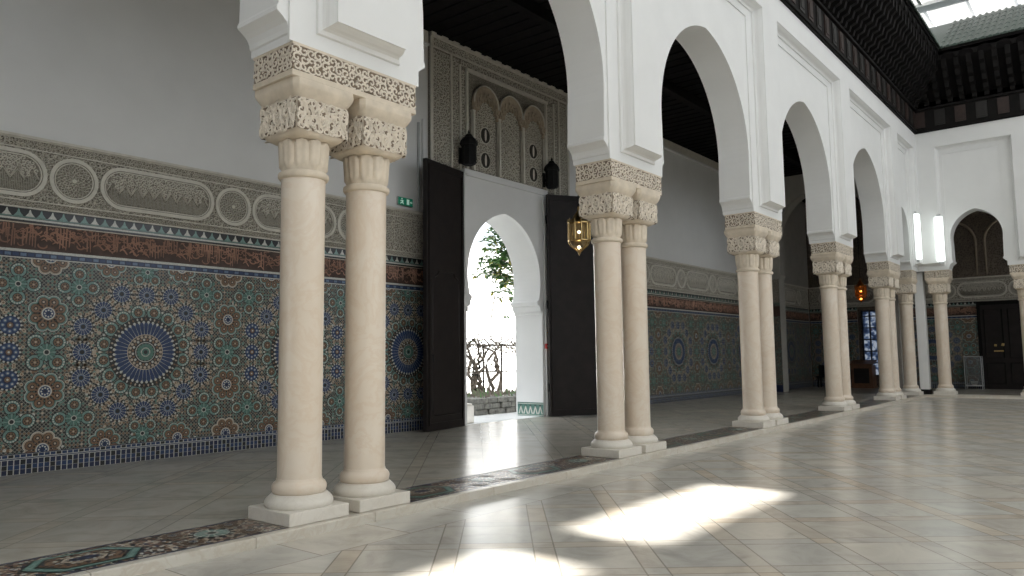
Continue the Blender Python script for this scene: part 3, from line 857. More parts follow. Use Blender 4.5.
# mosaic strips let into the floor between the column pairs
def mosaic_strip(x0, x1, label):
    T = lambda a, d, b: (a, b, G-.003+d)
    t = Tiles(T, (x0, x1, YF+.04, 6.33)); y0, y1 = YF+.04, 6.33; yc = (y0+y1)/2
    t.mb.add([T(x0, 0, y0), T(x1, 0, y0), T(x1, 0, y1), T(x0, 0, y1)], [(0,1,2,3)], M['strip_g'])
    t.p([(x0, y0), (x1, y0), (x1, y0+.03), (x0, y0+.03)], 'deep', 1); t.p([(x0, y1-.03), (x1, y1-.03), (x1, y1), (x0, y1)], 'deep', 1)
    n = max(1, round((x1-x0)/.95)); p = (x1-x0)/n
    for i in range(n):
        c = x0+(i+.5)*p
        if i % 2 == 0:
            for k, col, lay in ((1.0, 'black', 1), (.94, 'green', 2), (.90, 'teal', 2.3), (.80, 'green', 2.6), (.76, 'black', 3), (.70, 'ochre', 4), (.42, 'black', 5), (.38, 'beige', 5.4), (.26, 'deep', 6)):
                hw, hh = p*.44*k, .255*k
                t.p([(c-hw, yc), (c-hw*.6, yc-hh), (c+hw*.6, yc-hh), (c+hw, yc), (c+hw*.6, yc+hh), (c-hw*.6, yc+hh)], col, lay)
            for k in range(26):
                a = 2*pi*k/26; t.disc(c+cos(a)*p*.2, yc+sin(a)*.12, .017, ('beige', 'black', 'white')[k % 3], 7, 6); t.disc(c+cos(a)*p*.275, yc+sin(a)*.155, .014, ('black', 'deep')[k % 2], 7, 6); t.disc(c+cos(a)*p*.12, yc+sin(a)*.07, .014, ('ochre', 'white')[k % 2], 7, 6)
        else:
            t.flower(c, yc, .15, 'teal', 12); 
            for sx in (-1, 1):
                for sy in (-1, 1): t.lobed(c+sx*.25, yc+sy*.17, .1, 'beige', 'ochre')
        for k in range(60):
            t.disc(c+random.uniform(-p/2, p/2), yc+random.uniform(-.26, .26), .016, random.choice(('beige', 'ochre', 'white', 'black', 'deep')), .6, 6)
    return tag(t.mb.build('mosaic_strip', normals=False), label, 'floor mosaic', 'floor mosaics between the columns')
def strip_ground():
    m, nt, b = newmat('strip_mosaic'); p = pos(nt)
    v = nt.nodes.new('ShaderNodeTexVoronoi'); nt.links.new(p, v.inputs['Vector']); v.inputs['Scale'].default_value = 34
    sp = nt.nodes.new('ShaderNodeSeparateColor'); nt.links.new(v.outputs['Color'], sp.inputs[0])
    c = ramp(nt, S(nt, sp.outputs[0]), [(0, ZC['black']), (.30, ZC['deep']), (.42, (.20,.11,.08)), (.60, ZC['ochre']), (.74, ZC['beige']), (.9, ZC['white'])])
    nt.nodes[-1].color_ramp.interpolation = 'CONSTANT'
    nt.links.new(c, b.inputs['Base Color']); b.inputs['Roughness'].default_value = .3
    return m
M['strip_g'] = strip_ground()
names = ['left of the nearest column pair', 'between the first and second column pairs', 'between the second and third column pairs', 'between the third and fourth column pairs', 'between the fourth and fifth column pairs']
for i in range(5):
    mosaic_strip(PAIRS[i]+.71, PAIRS[i+1]-.71, 'patterned tile strip in the step '+names[i])
mosaic_strip(PAIRS[5]+.71, 28.5, 'short patterned tile strip in the step before the corner column')

# ------------------------------------------------------------------ columns
def rsq(h, n, z, k=48):
    pts = []
    for i in range(k):
        a = 2*pi*(i+.5)/k; c, s_ = cos(a), sin(a)
        r = h/((abs(c)**n+abs(s_)**n)**(1/n)); pts.append((r*c, r*s_, z))
    return pts
def make_column():
    c = thing('column', '', 'column', (0,0,0), 0, 'marble columns of the arcade')
    b = MB(); b.box(-.318, .318, -.318, .318, 0, .115, 'base', .006); b.build('plinth', c)
    b = MB()
    b.lathe(0, 0, [(.294, .115), (.302, .125), (.305, .15), (.300, .17), (.286, .19), (.268, .207), (.252, .222), (.246, .228)], 'base', 56)
    b.lathe(0, 0, [(.225, .226), (.236, .236), (.243, .262), (.245, .28), (.241, .30), (.228, .322), (.212, .332), (.205, .345), (.202, .36)], 'shaft', 56)
    b.build('base_moulding', c)
    b = MB(); b.lathe(0, 0, [(.199, .34), (.198, .8), (.1985, 1.5), (.2, 2.2), (.202, 2.9), (.203, 3.13)], 'shaft', 64); b.build('shaft', c)
    k = MB()
    k.lathe(0, 0, [(.203, 3.10), (.222, 3.105), (.232, 3.12), (.234, 3.14), (.230, 3.158), (.215, 3.168), (.205, 3.172)], 'cap_plain', 56)
    n = 96; secs = []                                  # leafy bell, tongues with rounded tops
    for j in range(15):
        t = j/14; z = 3.165+.325*t; ring = []
        for i in range(n):
            a = 2*pi*i/n; u = abs(sin(5*a+.5))          # ten tongues
            top = .80+.14*u
            r0 = .198+.020*t**1.5
            r = r0+.024*min(1, u*1.6)**.7+.006*(1 if u > .93 else 0)*-1
            if t > top: r = r0-.016
            if t < .12+.12*(1-u): r = r0+.004
            ring.append((r*cos(a), r*sin(a), z))
        secs.append(ring)
    k.loft(secs, 'cap_plain', smooth=True)
    k.build('capital_bell', c, angle=50)
    k = MB()
    k.loft([rsq(.205, 2, 3.455), rsq(.238, 2.2, 3.458), rsq(.262, 3, 3.466), rsq(.279, 5, 3.484), rsq(.287, 9, 3.51), rsq(.290, 14, 3.55), rsq(.288, 20, 3.78), rsq(.286, 20, 3.795)], 'cap_plain', smooth=True)
    k.loft([rsq(.286, 20, 3.79), rsq(.286, 20, 3.80), rsq(.31, 20, 3.83), rsq(.340, 20, 3.885), rsq(.345, 20, 3.90), rsq(.345, 20, 3.955)], 'cap_plain', smooth=True)
    bl = k.build('capital_block', c, angle=35)
    r = MB(); rng = random.Random(11)
    for q in range(4):
        ca, sa = round(cos(q*pi/2)), round(sin(q*pi/2))
        T = lambda a, d, z, ca=ca, sa=sa: (a*ca+(.288+d)*sa, a*sa-(.288+d)*ca, z)
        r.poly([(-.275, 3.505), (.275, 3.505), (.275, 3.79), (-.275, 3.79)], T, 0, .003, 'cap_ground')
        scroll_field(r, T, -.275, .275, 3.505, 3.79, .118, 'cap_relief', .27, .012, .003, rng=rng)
        scroll_field(r, T, -.275, .275, 3.505, 3.79, .07, 'cap_relief', .24, .006, .003, rng=rng, flat=True)
        # central palmette and corner leaves
        for sg in (-1, 1):
            r.ribbon([(0, 3.56), (sg*.05, 3.62), (sg*.055, 3.69), (sg*.01, 3.75)], .040, .018, T, 'cap_relief', .003)
            r.ribbon([(sg*.26, 3.55), (sg*.21, 3.62), (sg*.19, 3.70), (sg*.24, 3.77)], .042, .018, T, 'cap_relief', .003)
            r.ribbon([(sg*.16, 3.74), (sg*.11, 3.71), (sg*.10, 3.66), (sg*.14, 3.63), (sg*.17, 3.66)], .03, .016, T, 'cap_relief', .003)
    r.build('carved_relief', bl, normals=False)
    return c
column0 = make_column(); used = [False]
def put_column(x, y, label, z=G):
    if not used[0]:
        used[0] = True; column0.location = (x, y, z); column0['label'] = label; return
    dup(column0, (x, y, z), None, label)
def make_impost(w, nm):
    o = thing('impost_block', '', 'impost', (0,0,0), 0, 'carved imposts on the column capitals')
    b = MB(); h = .315; e = w/2
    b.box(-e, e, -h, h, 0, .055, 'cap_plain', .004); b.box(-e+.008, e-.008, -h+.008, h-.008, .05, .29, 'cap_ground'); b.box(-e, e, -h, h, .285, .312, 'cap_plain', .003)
    b.build('block', o)
    r = MB(); rng = random.Random(4)
    T1 = lambda a, d, z: (a, -h+.008-d, z); T2 = lambda a, d, z: (a, h-.008+d, z)
    T3 = lambda a, d, z: (-e+.008-d, a, z); T4 = lambda a, d, z: (e-.008+d, a, z)
    for T, hw in ((T1, e), (T2, e), (T3, h), (T4, h)):
        scroll_field(r, T, -hw+.01, hw-.01, .062, .282, .078, 'cap_relief', .27, .008, 0., rng=rng, flat=True)
    r.build('scroll_relief', o, normals=False)
    return o
ZI = G+3.955
imp2 = make_impost(1.51, 'pair'); imp1 = make_impost(.77, 'single')
ui = {'2': False, '1': False}
def put_impost(kind, x, y, label, rz=0.):
    s = imp2 if kind == '2' else imp1
    if not ui[kind]:
        ui[kind] = True; s.location = (x, y, ZI); s.rotation_euler = (0,0,rz); s['label'] = label; return
    dup(s, (x, y, ZI), rz, label)
order = ['out of view left of the camera', 'nearest', 'second', 'third', 'fourth', 'fifth']
where = {1: 'standing before the mosaic wall', 2: 'right of the garden doorway', 3: 'before the second mosaic panel', 4: 'before the dark gallery end', 5: 'last before the corner'}
for i, c in enumerate(PAIRS):
    if i == 0:
        put_column(c+.38, YC, 'cream marble column beyond the left edge, right of its pair'); put_column(c-.38, YC, 'cream marble column beyond the left edge, left of its pair')
        put_impost('2', c, YC, 'carved impost block beyond the left edge'); continue
    put_column(c-.38, YC, 'left marble column of the %s pair from the left, %s' % (order[i], where[i]))
    put_column(c+.38, YC, 'right marble column of the %s pair from the left, %s' % (order[i], where[i]))
    put_impost('2', c, YC-.025, 'scroll carved impost block over the %s pair of columns from the left' % order[i])
put_column(cs, YC, 'single cream column at the corner, left of the white post')
put_impost('1', cs, YC, 'small carved impost block over the corner column left of the white post')
XC = XF+.34
put_column(XC, YF-c7, 'single cream column of the end wall, right of the white post')
put_impost('1', XC, YF-c7, 'small carved impost block under the right hand tube light', pi/2)
put_column(XC, YF-fp[0]+.38, 'cream column cut by the right edge of the photo')
put_column(XC, YF-fp[0]-.38, 'cream column hidden past the right edge, second of its pair')
put_impost('2', XC, YF-fp[0], 'carved impost block at the right edge of the photo', pi/2)
for sg, w in ((1, 'first'), (-1, 'second')):
    put_column(XC, YF-fp[1]+sg*.38, '%s end wall column well past the right edge' % w)
put_impost('2', XC, YF-fp[1], 'carved impost block well past the right edge', pi/2)

# white post in the corner
o = thing('corner_post', 'white painted square post between the two corner columns', 'post', (29.73, 5.66, G))
b = MB(); b.box(-.15, .15, -.15, .15, .16, 4.26, 'white', .015); b.build('post', o)
b = MB(); b.box(-.17, .17, -.17, .17, 0, .17, 'iron', .01); b.build('foot', o)

# ------------------------------------------------------------------ wall finishes
dado('mosaic_dado', 'large blue and green mosaic tile panel left of the garden doorway', TW, -6.0, 10.95, 5.21, 1, 'mosaic wall panels')
frieze('stucco_frieze', 'carved stucco frieze above the large mosaic panel left of the doorway', TW, 0, -6.0, 10.95, 4.155, group='stucco friezes')
dado('mosaic_dado', 'mosaic tile panel right of the garden doorway, behind the third column pair', TW, 16.45, XF, 22.07, 2, 'mosaic wall panels')
frieze('stucco_frieze', 'carved stucco frieze right of the doorway, behind the second and third column pairs', TW, 0, 16.45, XF, 17.6, group='stucco friezes', cell=.1)
dado('mosaic_dado', 'dim mosaic tile panel on the long wall beyond the cross arch', TW, XF+.62, XE-.1, 32.4, 6, 'mosaic wall panels')
frieze('stucco_frieze', 'dim stucco frieze on the long wall beyond the cross arch', TW, 0, XF+.62, XE-.1, 31.2, group='stucco friezes', cell=.12)
b = MB(); b.box(XF+.61, XE-.06, YW-.05, YW, 4.53, 8.4, 'cross'); structure(b.build('dimming_sheet'))  # sheet added over the pale wall, its darker colour imitating dim light
dado('mosaic_dado', 'dim mosaic tile panel at the end wall behind the far arch', TE, 3.25, 6.55, 4.9, 3, 'mosaic wall panels')
dado('mosaic_dado', 'dim mosaic tile panel at the gallery end, seen through the cross arch', TE, .05, 2.05, 1.2, 4, 'mosaic wall panels')
frieze('stucco_frieze', 'dim stucco frieze on the end wall behind the far arch', TE, -pi/2, 0.05, 12, 5.55, group='stucco friezes', cell=.12)
# piers of the cross arch wear the same dado
TP = lambda s, d, z: (XF-d, s, z)
b = MB(); b.box(XF-.03, XF, 10.5, YW-.05, G, 4.4, 'zground'); b.box(XF-.05, XF, 10.5, YW-.05, 3.54, 4.45, 'stucco_g'); b.box(XF-.04, XF, 10.5, YW-.05, 3.0, 3.4, 'ins_g')
b.box(XF-.05, XF, 10.5, YW-.05, G, .35, 'z_deep')
structure(b.build('trim_3'))

# brown carved stucco wall in the far gallery
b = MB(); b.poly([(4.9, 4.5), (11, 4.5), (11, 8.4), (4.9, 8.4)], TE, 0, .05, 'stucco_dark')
for k in range(3):
    s0 = 5.2+k*1.7
    ar = [(s0+.75+x, z) for x, z in arch_pts(.7, 5.9, .2, 4.6)]; al = [(s0+.75-x, z) for x, z in arch_pts(.7, 5.9, .2, 4.6)]
    path = al+list(reversed(ar))[1:]
    b.ribbon(path, .09, .05, TE, 'stucco_w', .05)
structure(b.build('trim_4'))

# ------------------------------------------------------------------ portal: white surround, carved panel
b = MB()
sur = [(11.95, G)]+[(a, z) for a, z in hole if z > G]+[(15.15, G), (15.15, 5.62), (11.95, 5.62)]
sur = [(11.98, G), (dc-1.36, G)]+[p for p in hole if p[1] > .3]+[(dc+1.36, G), (14.95, G), (14.95, 5.62), (11.98, 5.62)]
b.poly(sur, TW, 0, .10, 'white')
for o_ in ([(11.98, 5.52), (15.02, 5.52), (15.02, 5.66), (11.98, 5.66)], [(14.87, G), (14.98, G), (14.98, 5.56), (14.87, 5.56)], [(11.97, 2.9), (12.04, 2.9), (12.04, 5.56), (11.97, 5.56)]):
    b.poly(o_, TW, .0, .15, 'white')
for sg in (-1, 1):
    xa = dc+sg*1.36
    b.poly([(xa-.02, 2.52), (xa+.02+sg*.0, 2.52), (xa+.02, 2.62), (xa-.02, 2.62)], TW, -.74, .13, 'white')
    b.poly([(xa-sg*.06-.03, 2.64), (xa-sg*.06+.03, 2.64), (xa-sg*.09+.03, 2.76), (xa-sg*.09-.03, 2.76)], TW, -.74, .12, 'white')
structure(b.build('door_1'), 'white doorway with a pointed horseshoe arch opening to the garden', 'doorway')
# green zigzag tile at the foot of the jamb
t = Tiles(lambda s, d, z: (dc+1.36-.004-d, s, z), (11.1, 11.9, G, .42))
TJ = t.T
t.mb.add([TJ(11.1, 0, G), TJ(11.9, 0, G), TJ(11.9, 0, .42), TJ(11.1, 0, .42)], [(0,1,2,3)], 'z_green')
for i in range(5):
    a = 11.12+i*.15
    t.p([(a, .14), (a+.075, .36), (a+.15, .14), (a+.11, .14), (a+.075, .27), (a+.04, .14)], 'white', 1)
    t.p([(a+.045, .36), (a+.105, .36), (a+.075, .30)], 'black', 1)
for za in (.10, .38): t.p([(11.1, za), (11.9, za), (11.9, za+.015), (11.1, za+.015)], 'white', 1)
tag(t.mb.build('zigzag_tile', normals=False), 'green and white zigzag tile at the foot of the doorway jamb', 'tile')

pn = thing('stucco_portal', 'tall carved stucco panel with three arched screens above the doorway', 'wall panel', (13.5, YW, 5.62))
TPn = lambda a, d, z: (a-13.5, -d, z-5.62)
b = MB()
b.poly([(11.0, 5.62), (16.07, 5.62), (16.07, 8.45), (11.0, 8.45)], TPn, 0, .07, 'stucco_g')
for (a0, a1, z0, z1, d) in ((11.0, 16.07, 8.36, 8.45, .13), (11.0, 16.07, 8.14, 8.18, .10), (11.0, 11.07, 5.62, 8.45, .1), (16.0, 16.07, 5.62, 8.45, .1), (11.62, 11.66, 5.62, 8.15, .1), (11.9, 11.94, 5.62, 8.0, .1), (12.1, 12.16, 5.66, 7.95, .11), (15.05, 15.11, 5.66, 7.95, .11), (15.4, 15.44, 5.62, 8.0, .1), (15.62, 15.66, 5.62, 8.15, .1), (12.1, 15.11, 7.9, 7.97, .14)):
    b.poly([(a0, z0), (a1, z0), (a1, z1), (a0, z1)], TPn, .05, d, 'stucco_r')
b.build('carved_ground', pn)
b = MB(); rng = random.Random(8)
for a0, a1, z0, z1 in ((11.08, 11.6, 5.66, 8.1), (15.68, 15.98, 5.66, 8.1), (11.1, 15.98, 8.19, 8.35), (11.95, 12.09, 5.66, 7.9), (15.12, 15.38, 5.66, 7.9), (11.67, 11.88, 5.66, 8.1), (15.46, 15.6, 5.66, 8.1), (11.95, 15.4, 7.99, 8.13)):
    scroll_field(b, TPn, a0, a1, z0, z1, .095, 'stucco_s', .26, .012, .07, rng=rng)
b.build('scroll_relief', pn, normals=False)
P3 = [12.30+.895*k for k in range(4)]
for k in range(4):
    b = MB(); b.poly([(P3[k]-.028, 5.68), (P3[k]+.028, 5.68), (P3[k]+.028, 7.0), (P3[k]+.05, 7.05), (P3[k]-.05, 7.05), (P3[k]-.028, 7.0)], TPn, .07, .16, 'stucco_r'); b.build('colonnette', pn)
for k in range(3):
    c = (P3[k]+P3[k+1])/2
    b = MB()
    a_ = arch_pts(.36, 7.0, .12, 7.0, 10)
    so = [(c-.36, 5.69), (c-.36, 7.0)]+[(c-x, z) for x, z in a_][1:]+[(c+x, z) for x, z in reversed(a_)][1:]+[(c+.36, 5.69)]
    b.poly(so, TPn, .068, .075, 'stucco_d')
    def ins(a, z, c=c): return abs(a-c) < .34 and z < 7.0+.4*sqrt(max(0, 1-((a-c)/.36)**2))
    if k != 1:
        for q in range(2):
            zz = 5.99+q*.58
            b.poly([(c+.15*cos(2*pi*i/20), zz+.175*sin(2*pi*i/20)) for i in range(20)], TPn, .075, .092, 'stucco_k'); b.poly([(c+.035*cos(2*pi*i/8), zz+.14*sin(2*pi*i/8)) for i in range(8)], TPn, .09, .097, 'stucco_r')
            for r_ in (.165,):
                b.ribbon([(c+r_*cos(2*pi*i/16), zz+r_*1.15*sin(2*pi*i/16)) for i in range(17)], .035, .015, TPn, 'stucco_r', .075)
    scroll_field(b, TPn, c-.35, c+.35, 5.7, 7.4, .085, 'stucco_s', .26, .012, .075, inside=ins, rng=rng)
    if k == 1:
        for q in range(9):
            for sg in (-1, 1):
                z0 = 5.7+q*.19; b.ribbon([(c-sg*.33, z0), (c+sg*.33, min(z0+.5, 7.25))], .025, .016, TPn, 'stucco_r', .075)
    b.build('pierced_screen', pn, normals=False)
    b = MB()                                           # scalloped hood hung with little stalactites
    out = [(c-.445, 6.98)]+[(c-x, z) for x, z in arch_pts(.44, 7.25, .0, 7.1, 12)]+[(c+x, z) for x, z in reversed(arch_pts(.44, 7.25, 0, 7.1, 12))][1:]+[(c+.445, 6.98)]
    inn = []
    nl = 9
    for i in range(nl*6+1):
        a = pi*(i/(nl*6)); rr = .335+.045*abs(sin(nl*a)); inn.append((c+rr*cos(a), 7.0+rr*1.18*sin(a)))
    b.poly(out+inn, TPn, .075, .135, 'stucco_w')
    b.ribbon([(c+.43*cos(pi*q/20), 7.25+.46*sin(pi*q/20)) for q in range(21)], .03, .03, TPn, 'stucco_r', .135)
    for i in range(1, nl):
        for rr in (.42, .37, .32):
            a = pi*i/nl+ (.15 if rr == .37 else 0); px, pz = c+rr*cos(a), 7.0+rr*1.18*sin(a)
            b.poly([(px-.03, pz+.05), (px-.03, pz-.02), (px, pz-.055), (px+.03, pz-.02), (px+.03, pz+.05)], TPn, .1, .165, 'stucco_w')
    b.build('scalloped_arch', pn)

# ------------------------------------------------------------------ door leaves
def leaf(name, label, hx, hy, ang, w, mirror):
    d = thing(name, label, 'door', (hx, hy, G), ang); d['kind'] = 'structure'
    sx = -1 if mirror else 1; H = 5.42
    b = MB(); a0, a1 = sorted((0, sx*w)); b.box(a0, a1, -.05, .05, .015, H, 'door', .008); b.build('door_panel', d)
    for sy, dn in ((-1, -.05), (1, .05)):
        b = MB(); T = lambda a, dd, z, sy=sy, dn=dn: (sx*a, dn+sy*dd, z)
        def frame(x0, x1, z0, z1):
            b.poly([(x0, z0), (x1, z0), (x1, z0+.05), (x0, z0+.05)], T, 0, .022, 'door'); b.poly([(x0, z1-.05), (x1, z1-.05), (x1, z1), (x0, z1)], T, 0, .022, 'door')
            b.poly([(x0, z0+.05), (x0+.05, z0+.05), (x0+.05, z1-.05), (x0, z1-.05)], T, 0, .022, 'door'); b.poly([(x1-.05, z0+.05), (x1, z0+.05), (x1, z1-.05), (x1-.05, z1-.05)], T, 0, .022, 'door')
        frame(.06, w-.06, .12, H-.1)
        # wicket door with a bracketed head
        if not mirror: b.build('moulding', d); continue
        o = [(.2, .3), (.2, 2.9), (.25, 3.05), (.36, 3.1), (.42, 3.18), (w-.42, 3.18), (w-.36, 3.1), (w-.25, 3.05), (w-.2, 2.9), (w-.2, .3), (.2, .3)]
        b.ribbon(o, .05, .02, T, 'door', 0)
        b.build('moulding', d)
    b = MB(); b.tube([(sx*(w-.12), -.06, 1.5), (sx*(w-.12), -.12, 1.5), (sx*(w-.12), -.12, 1.35)], .014, 'iron'); b.build('handle', d)
    b = MB()
    for z in (.6, 2.6, 4.7): b.lathe(sx*.0, 0, [(.03, z), (.03, z+.2)], 'iron', 12)
    b.build('hinge', d)
    return d
leaf('door_2', 'dark wooden door leaf folded open left of the doorway', 11.75, 10.93, math.radians(10), 1.36, True)
leaf('door_3', 'dark wooden door leaf folded open right of the doorway', 14.80, 10.93, math.radians(-32), 1.42, False)

# black wall lanterns on the lintel
def wall_lantern(x, label):
    o = thing('wall_lantern', label, 'lantern', (x, YW-.32, 5.68), 0, 'black lanterns above the doors')
    b = MB(); b.lathe(0, 0, [(.10, 0), (.145, .02), (.15, .05), (.15, .40), (.17, .42), (.175, .46)], 'iron', 8, False)
    b.lathe(0, 0, [(.19, .44), (.20, .48), (.185, .54), (.15, .59), (.10, .63), (.085, .65), (.06, .69), (.02, .71), (.028, .735), (.004, .79)], 'iron', 8, False); b.build('housing', o)
    b = MB()
    for k in range(8):
        a = 2*pi*k/8; b.box(.148*cos(a)-.012, .148*cos(a)+.012, .148*sin(a)-.012, .148*sin(a)+.012, .05, .42, 'iron')
    for z in (.14, .24, .34): b.lathe(0, 0, [(.152, z), (.158, z+.01), (.152, z+.02)], 'iron', 8, False, False)
    b.build('lattice', o)
    b = MB(); b.box(-.03, .03, .1, .21, .2, .26, 'iron'); b.box(-.09, .09, .19, .24, .06, .42, 'iron', .01); b.build('bracket', o)
wall_lantern(11.93, 'black wall lantern above the left door leaf')
wall_lantern(14.98, 'black wall lantern above the right door leaf')

# ------------------------------------------------------------------ hanging lanterns
def pendant(x, y, zb, label, body, glass, bulb, zc=8.45):
    o = thing('hanging_lantern', label, 'lantern', (x, y, zb), .2, 'lanterns hanging in the gallery')
    R = .215
    b = MB()
    for z in (.26, .62): b.lathe(0, 0, [(R*.93, z), (R*1.08, z+.012), (R*1.08, z+.03), (R*.93, z+.042)], body, 10, False)
    for k in range(10):
        a = 2*pi*k/10; cx, cy = R*cos(a), R*sin(a)
        b.tube([(cx, cy, .28), (cx, cy, .64)], .017, body, 6)
    for k in range(10):
        a = 2*pi*(k+.5)/10; cx, cy = R*.96*cos(a), R*.96*sin(a)
        b.tube([(cx, cy, .29), (cx, cy, .63)], .006, body, 5)
    b.build('cage', o)
    b = MB(); b.lathe(0, 0, [(R*.9, .28), (R*.9, .64)], glass, 10, False, False); b.build('glass_panel', o)
    b = MB(); b.lathe(0, 0, [(R*1.02, .66), (R*.9, .70), (R*.62, .74), (R*.5, .80), (R*.3, .85), (.03, .9), (.02, .98)], body, 10, False)
    for k in range(10):
        a = 2*pi*k/10; b.lathe(R*cos(a), R*sin(a), [(.02, .66), (.024, .69), (.004, .74)], body, 6)
    b.build('crown', o)
    b = MB()
    for k in range(10):
        a = 2*pi*k/10; b.tube([(R*cos(a), R*sin(a), .27), (R*.85*cos(a), R*.85*sin(a), .19), (R*.4*cos(a), R*.4*sin(a), .11), (.02*cos(a), .02*sin(a), .05)], .009, body, 5)
    b.lathe(0, 0, [(.028, .06), (.034, .04), (.02, .015), (.004, -.02)], body, 10)
    b.build('lower_cone', o)
    b = MB(); b.lathe(0, 0, [(R*.88, .265), (R*.72, .18), (R*.32, .11), (.02, .07)], glass, 10, False, False); b.build('lower_glass', o)
    for z, r in ((.46, .032), (.155, .036)):
        b = MB(); b.lathe(0, 0, [(r*sin(pi*i/8)+.001, z-r*cos(pi*i/8)) for i in range(9)], bulb, 14); b.build('bulb', o)
    b = MB(); z = .97; i = 0; H = zc-zb
    b.tube([(0, 0, .95), (0, 0, H)], .008, 'iron', 6)
    while z < H-.05:
        a = (i % 2)*pi/2
        b.tube([(.018*cos(t)*cos(a), .018*cos(t)*sin(a), z+.03+.035*sin(t)) for t in [2*pi*q/8 for q in range(9)]], .005, 'iron', 5); z += .06; i += 1
    b.build('chain', o)
    return o
pendant(12.60, 8.5, 3.56, 'brass octagonal lantern hanging in front of the right door leaf', 'brass', 'lglass', 'bulb')
pendant(33.2, 8.5, 3.62, 'glowing amber lantern hanging between the fourth and fifth column pairs', 'amber', 'aglass', 'amberbulb')

# ------------------------------------------------------------------ corner tube lights
def tube_light(loc, rz, label):
    o = thing('tube_light', label, 'light', loc, rz, 'tube lights in the corner')
    b = MB(); b.box(-.07, .07, -.03, 0, -.06, 1.62, 'white', .008); b.build('backplate', o)
    b = MB(); b.box(-.12, .12, -.17, -.025, .02, 1.55, 'tube', .02); b.build('diffuser', o)
    b = MB(); b.box(-.06, .06, -.10, -.02, -.07, .018, 'grey', .01); b.build('end_cap', o)
    b = MB(); b.box(-.06, .06, -.10, -.02, 1.552, 1.64, 'grey', .01); b.build('end_cap', o)
tube_light((28.12, YF-.215, 4.62), 0, 'tall white tube light left of the corner, on the long arcade')
tube_light((XF-.215, 4.83, 4.60), -pi/2, 'tall white tube light right of the corner, on the end wall')

# ------------------------------------------------------------------ small wall fittings
o = thing('exit_sign', 'green emergency exit sign with running figure on gallery wall', 'sign', (10.32, YW, 4.58))
b = MB(); b.box(-.20, .20, -.05, 0, 0, .17, 'grey', .006); b.build('housing', o)
TX = lambda a, d, z: (a, -.05-d, z)
b = MB(); b.poly([(-.195, .006), (.195, .006), (.195, .164), (-.195, .164)], TX, 0, .004, 'signgreen')
b.build('sign_face', o)
b = MB(); b.poly([(.03, .03), (.03, .14), (.10, .14), (.10, .03)], TX, .004, .006, 'signwhite'); b.build('door_symbol', o)
b = MB()
for pts, w in (([(-.10, .118), (-.085, .07), (-.07, .05), (-.05, .03)], .03), ([(-.085, .07), (-.12, .055), (-.14, .03)], .026), ([(-.10, .105), (-.065, .09), (-.05, .1)], .02), ([(-.10, .105), (-.13, .09), (-.145, .1)], .02)):
    b.ribbon(pts, w, .003, TX, 'signwhite', .004)
b.poly([(-.10+.016*cos(2*pi*i/12), .137+.016*sin(2*pi*i/12)) for i in range(12)], TX, .004, .007, 'signwhite')
b.build('running_figure', o)
b = MB(); b.poly([(.12, .085), (.15, .115), (.15, .095), (.18, .095), (.18, .075), (.15, .075), (.15, .055)], TX, .004, .006, 'signwhite')
b.build('arrow', o)
o = thing('fire_alarm', 'red fire alarm call point on the white door surround', 'fire alarm', (14.86, YW-.15, 1.72))
b = MB(); b.box(-.06, .06, -.06, 0, 0, .12, 'red', .008); b.build('housing', o)
b = MB(); b.box(-.035, .035, -.066, -.058, .03, .09, 'white', .003); b.build('push_glass', o)
b = MB(); b.box(-.012, .012, -.02, 0, -1.63, 0, 'white'); b.build('conduit', o)
b = MB(); b.tube([(10.70, YW-.03, 4.56), (10.70, YW-.03, 6.4)], .03, 'grey', 8); b.tube([(10.84, YW-.03, 4.56), (10.84, YW-.03, 6.5)], .035, 'white', 8)
tag(b.build('wall_pipe'), 'pair of thin vertical pipes on plaster beside the carved panel', 'pipe')

# ------------------------------------------------------------------ gallery ceiling
b = MB(); b.box(-8.5, XE, YB, YW, 8.45, 8.6, 'wood2'); b.box(XF+.66, XE, -14, YB, 8.45, 8.6, 'wood2')
x = -8.3
while x < XE-.1:
    b.box(x, x+.13, YB, YW-.12, 8.42, 8.46, 'wood2'); x += .36
b.box(-8.5, XE, 8.6, 8.8, 8.2, 8.46, 'wood2')
structure(b.build('ceiling'), 'black wooden beamed ceiling of the gallery', 'ceiling')
b = MB(); b.box(-9, XE+.5, YF+.05, YW+.5, 9.18, 9.4, 'wood2'); b.box(XF, XE+.5, -14.4, YF+.1, 9.18, 9.4, 'wood2'); structure(b.build('roof_slab'))

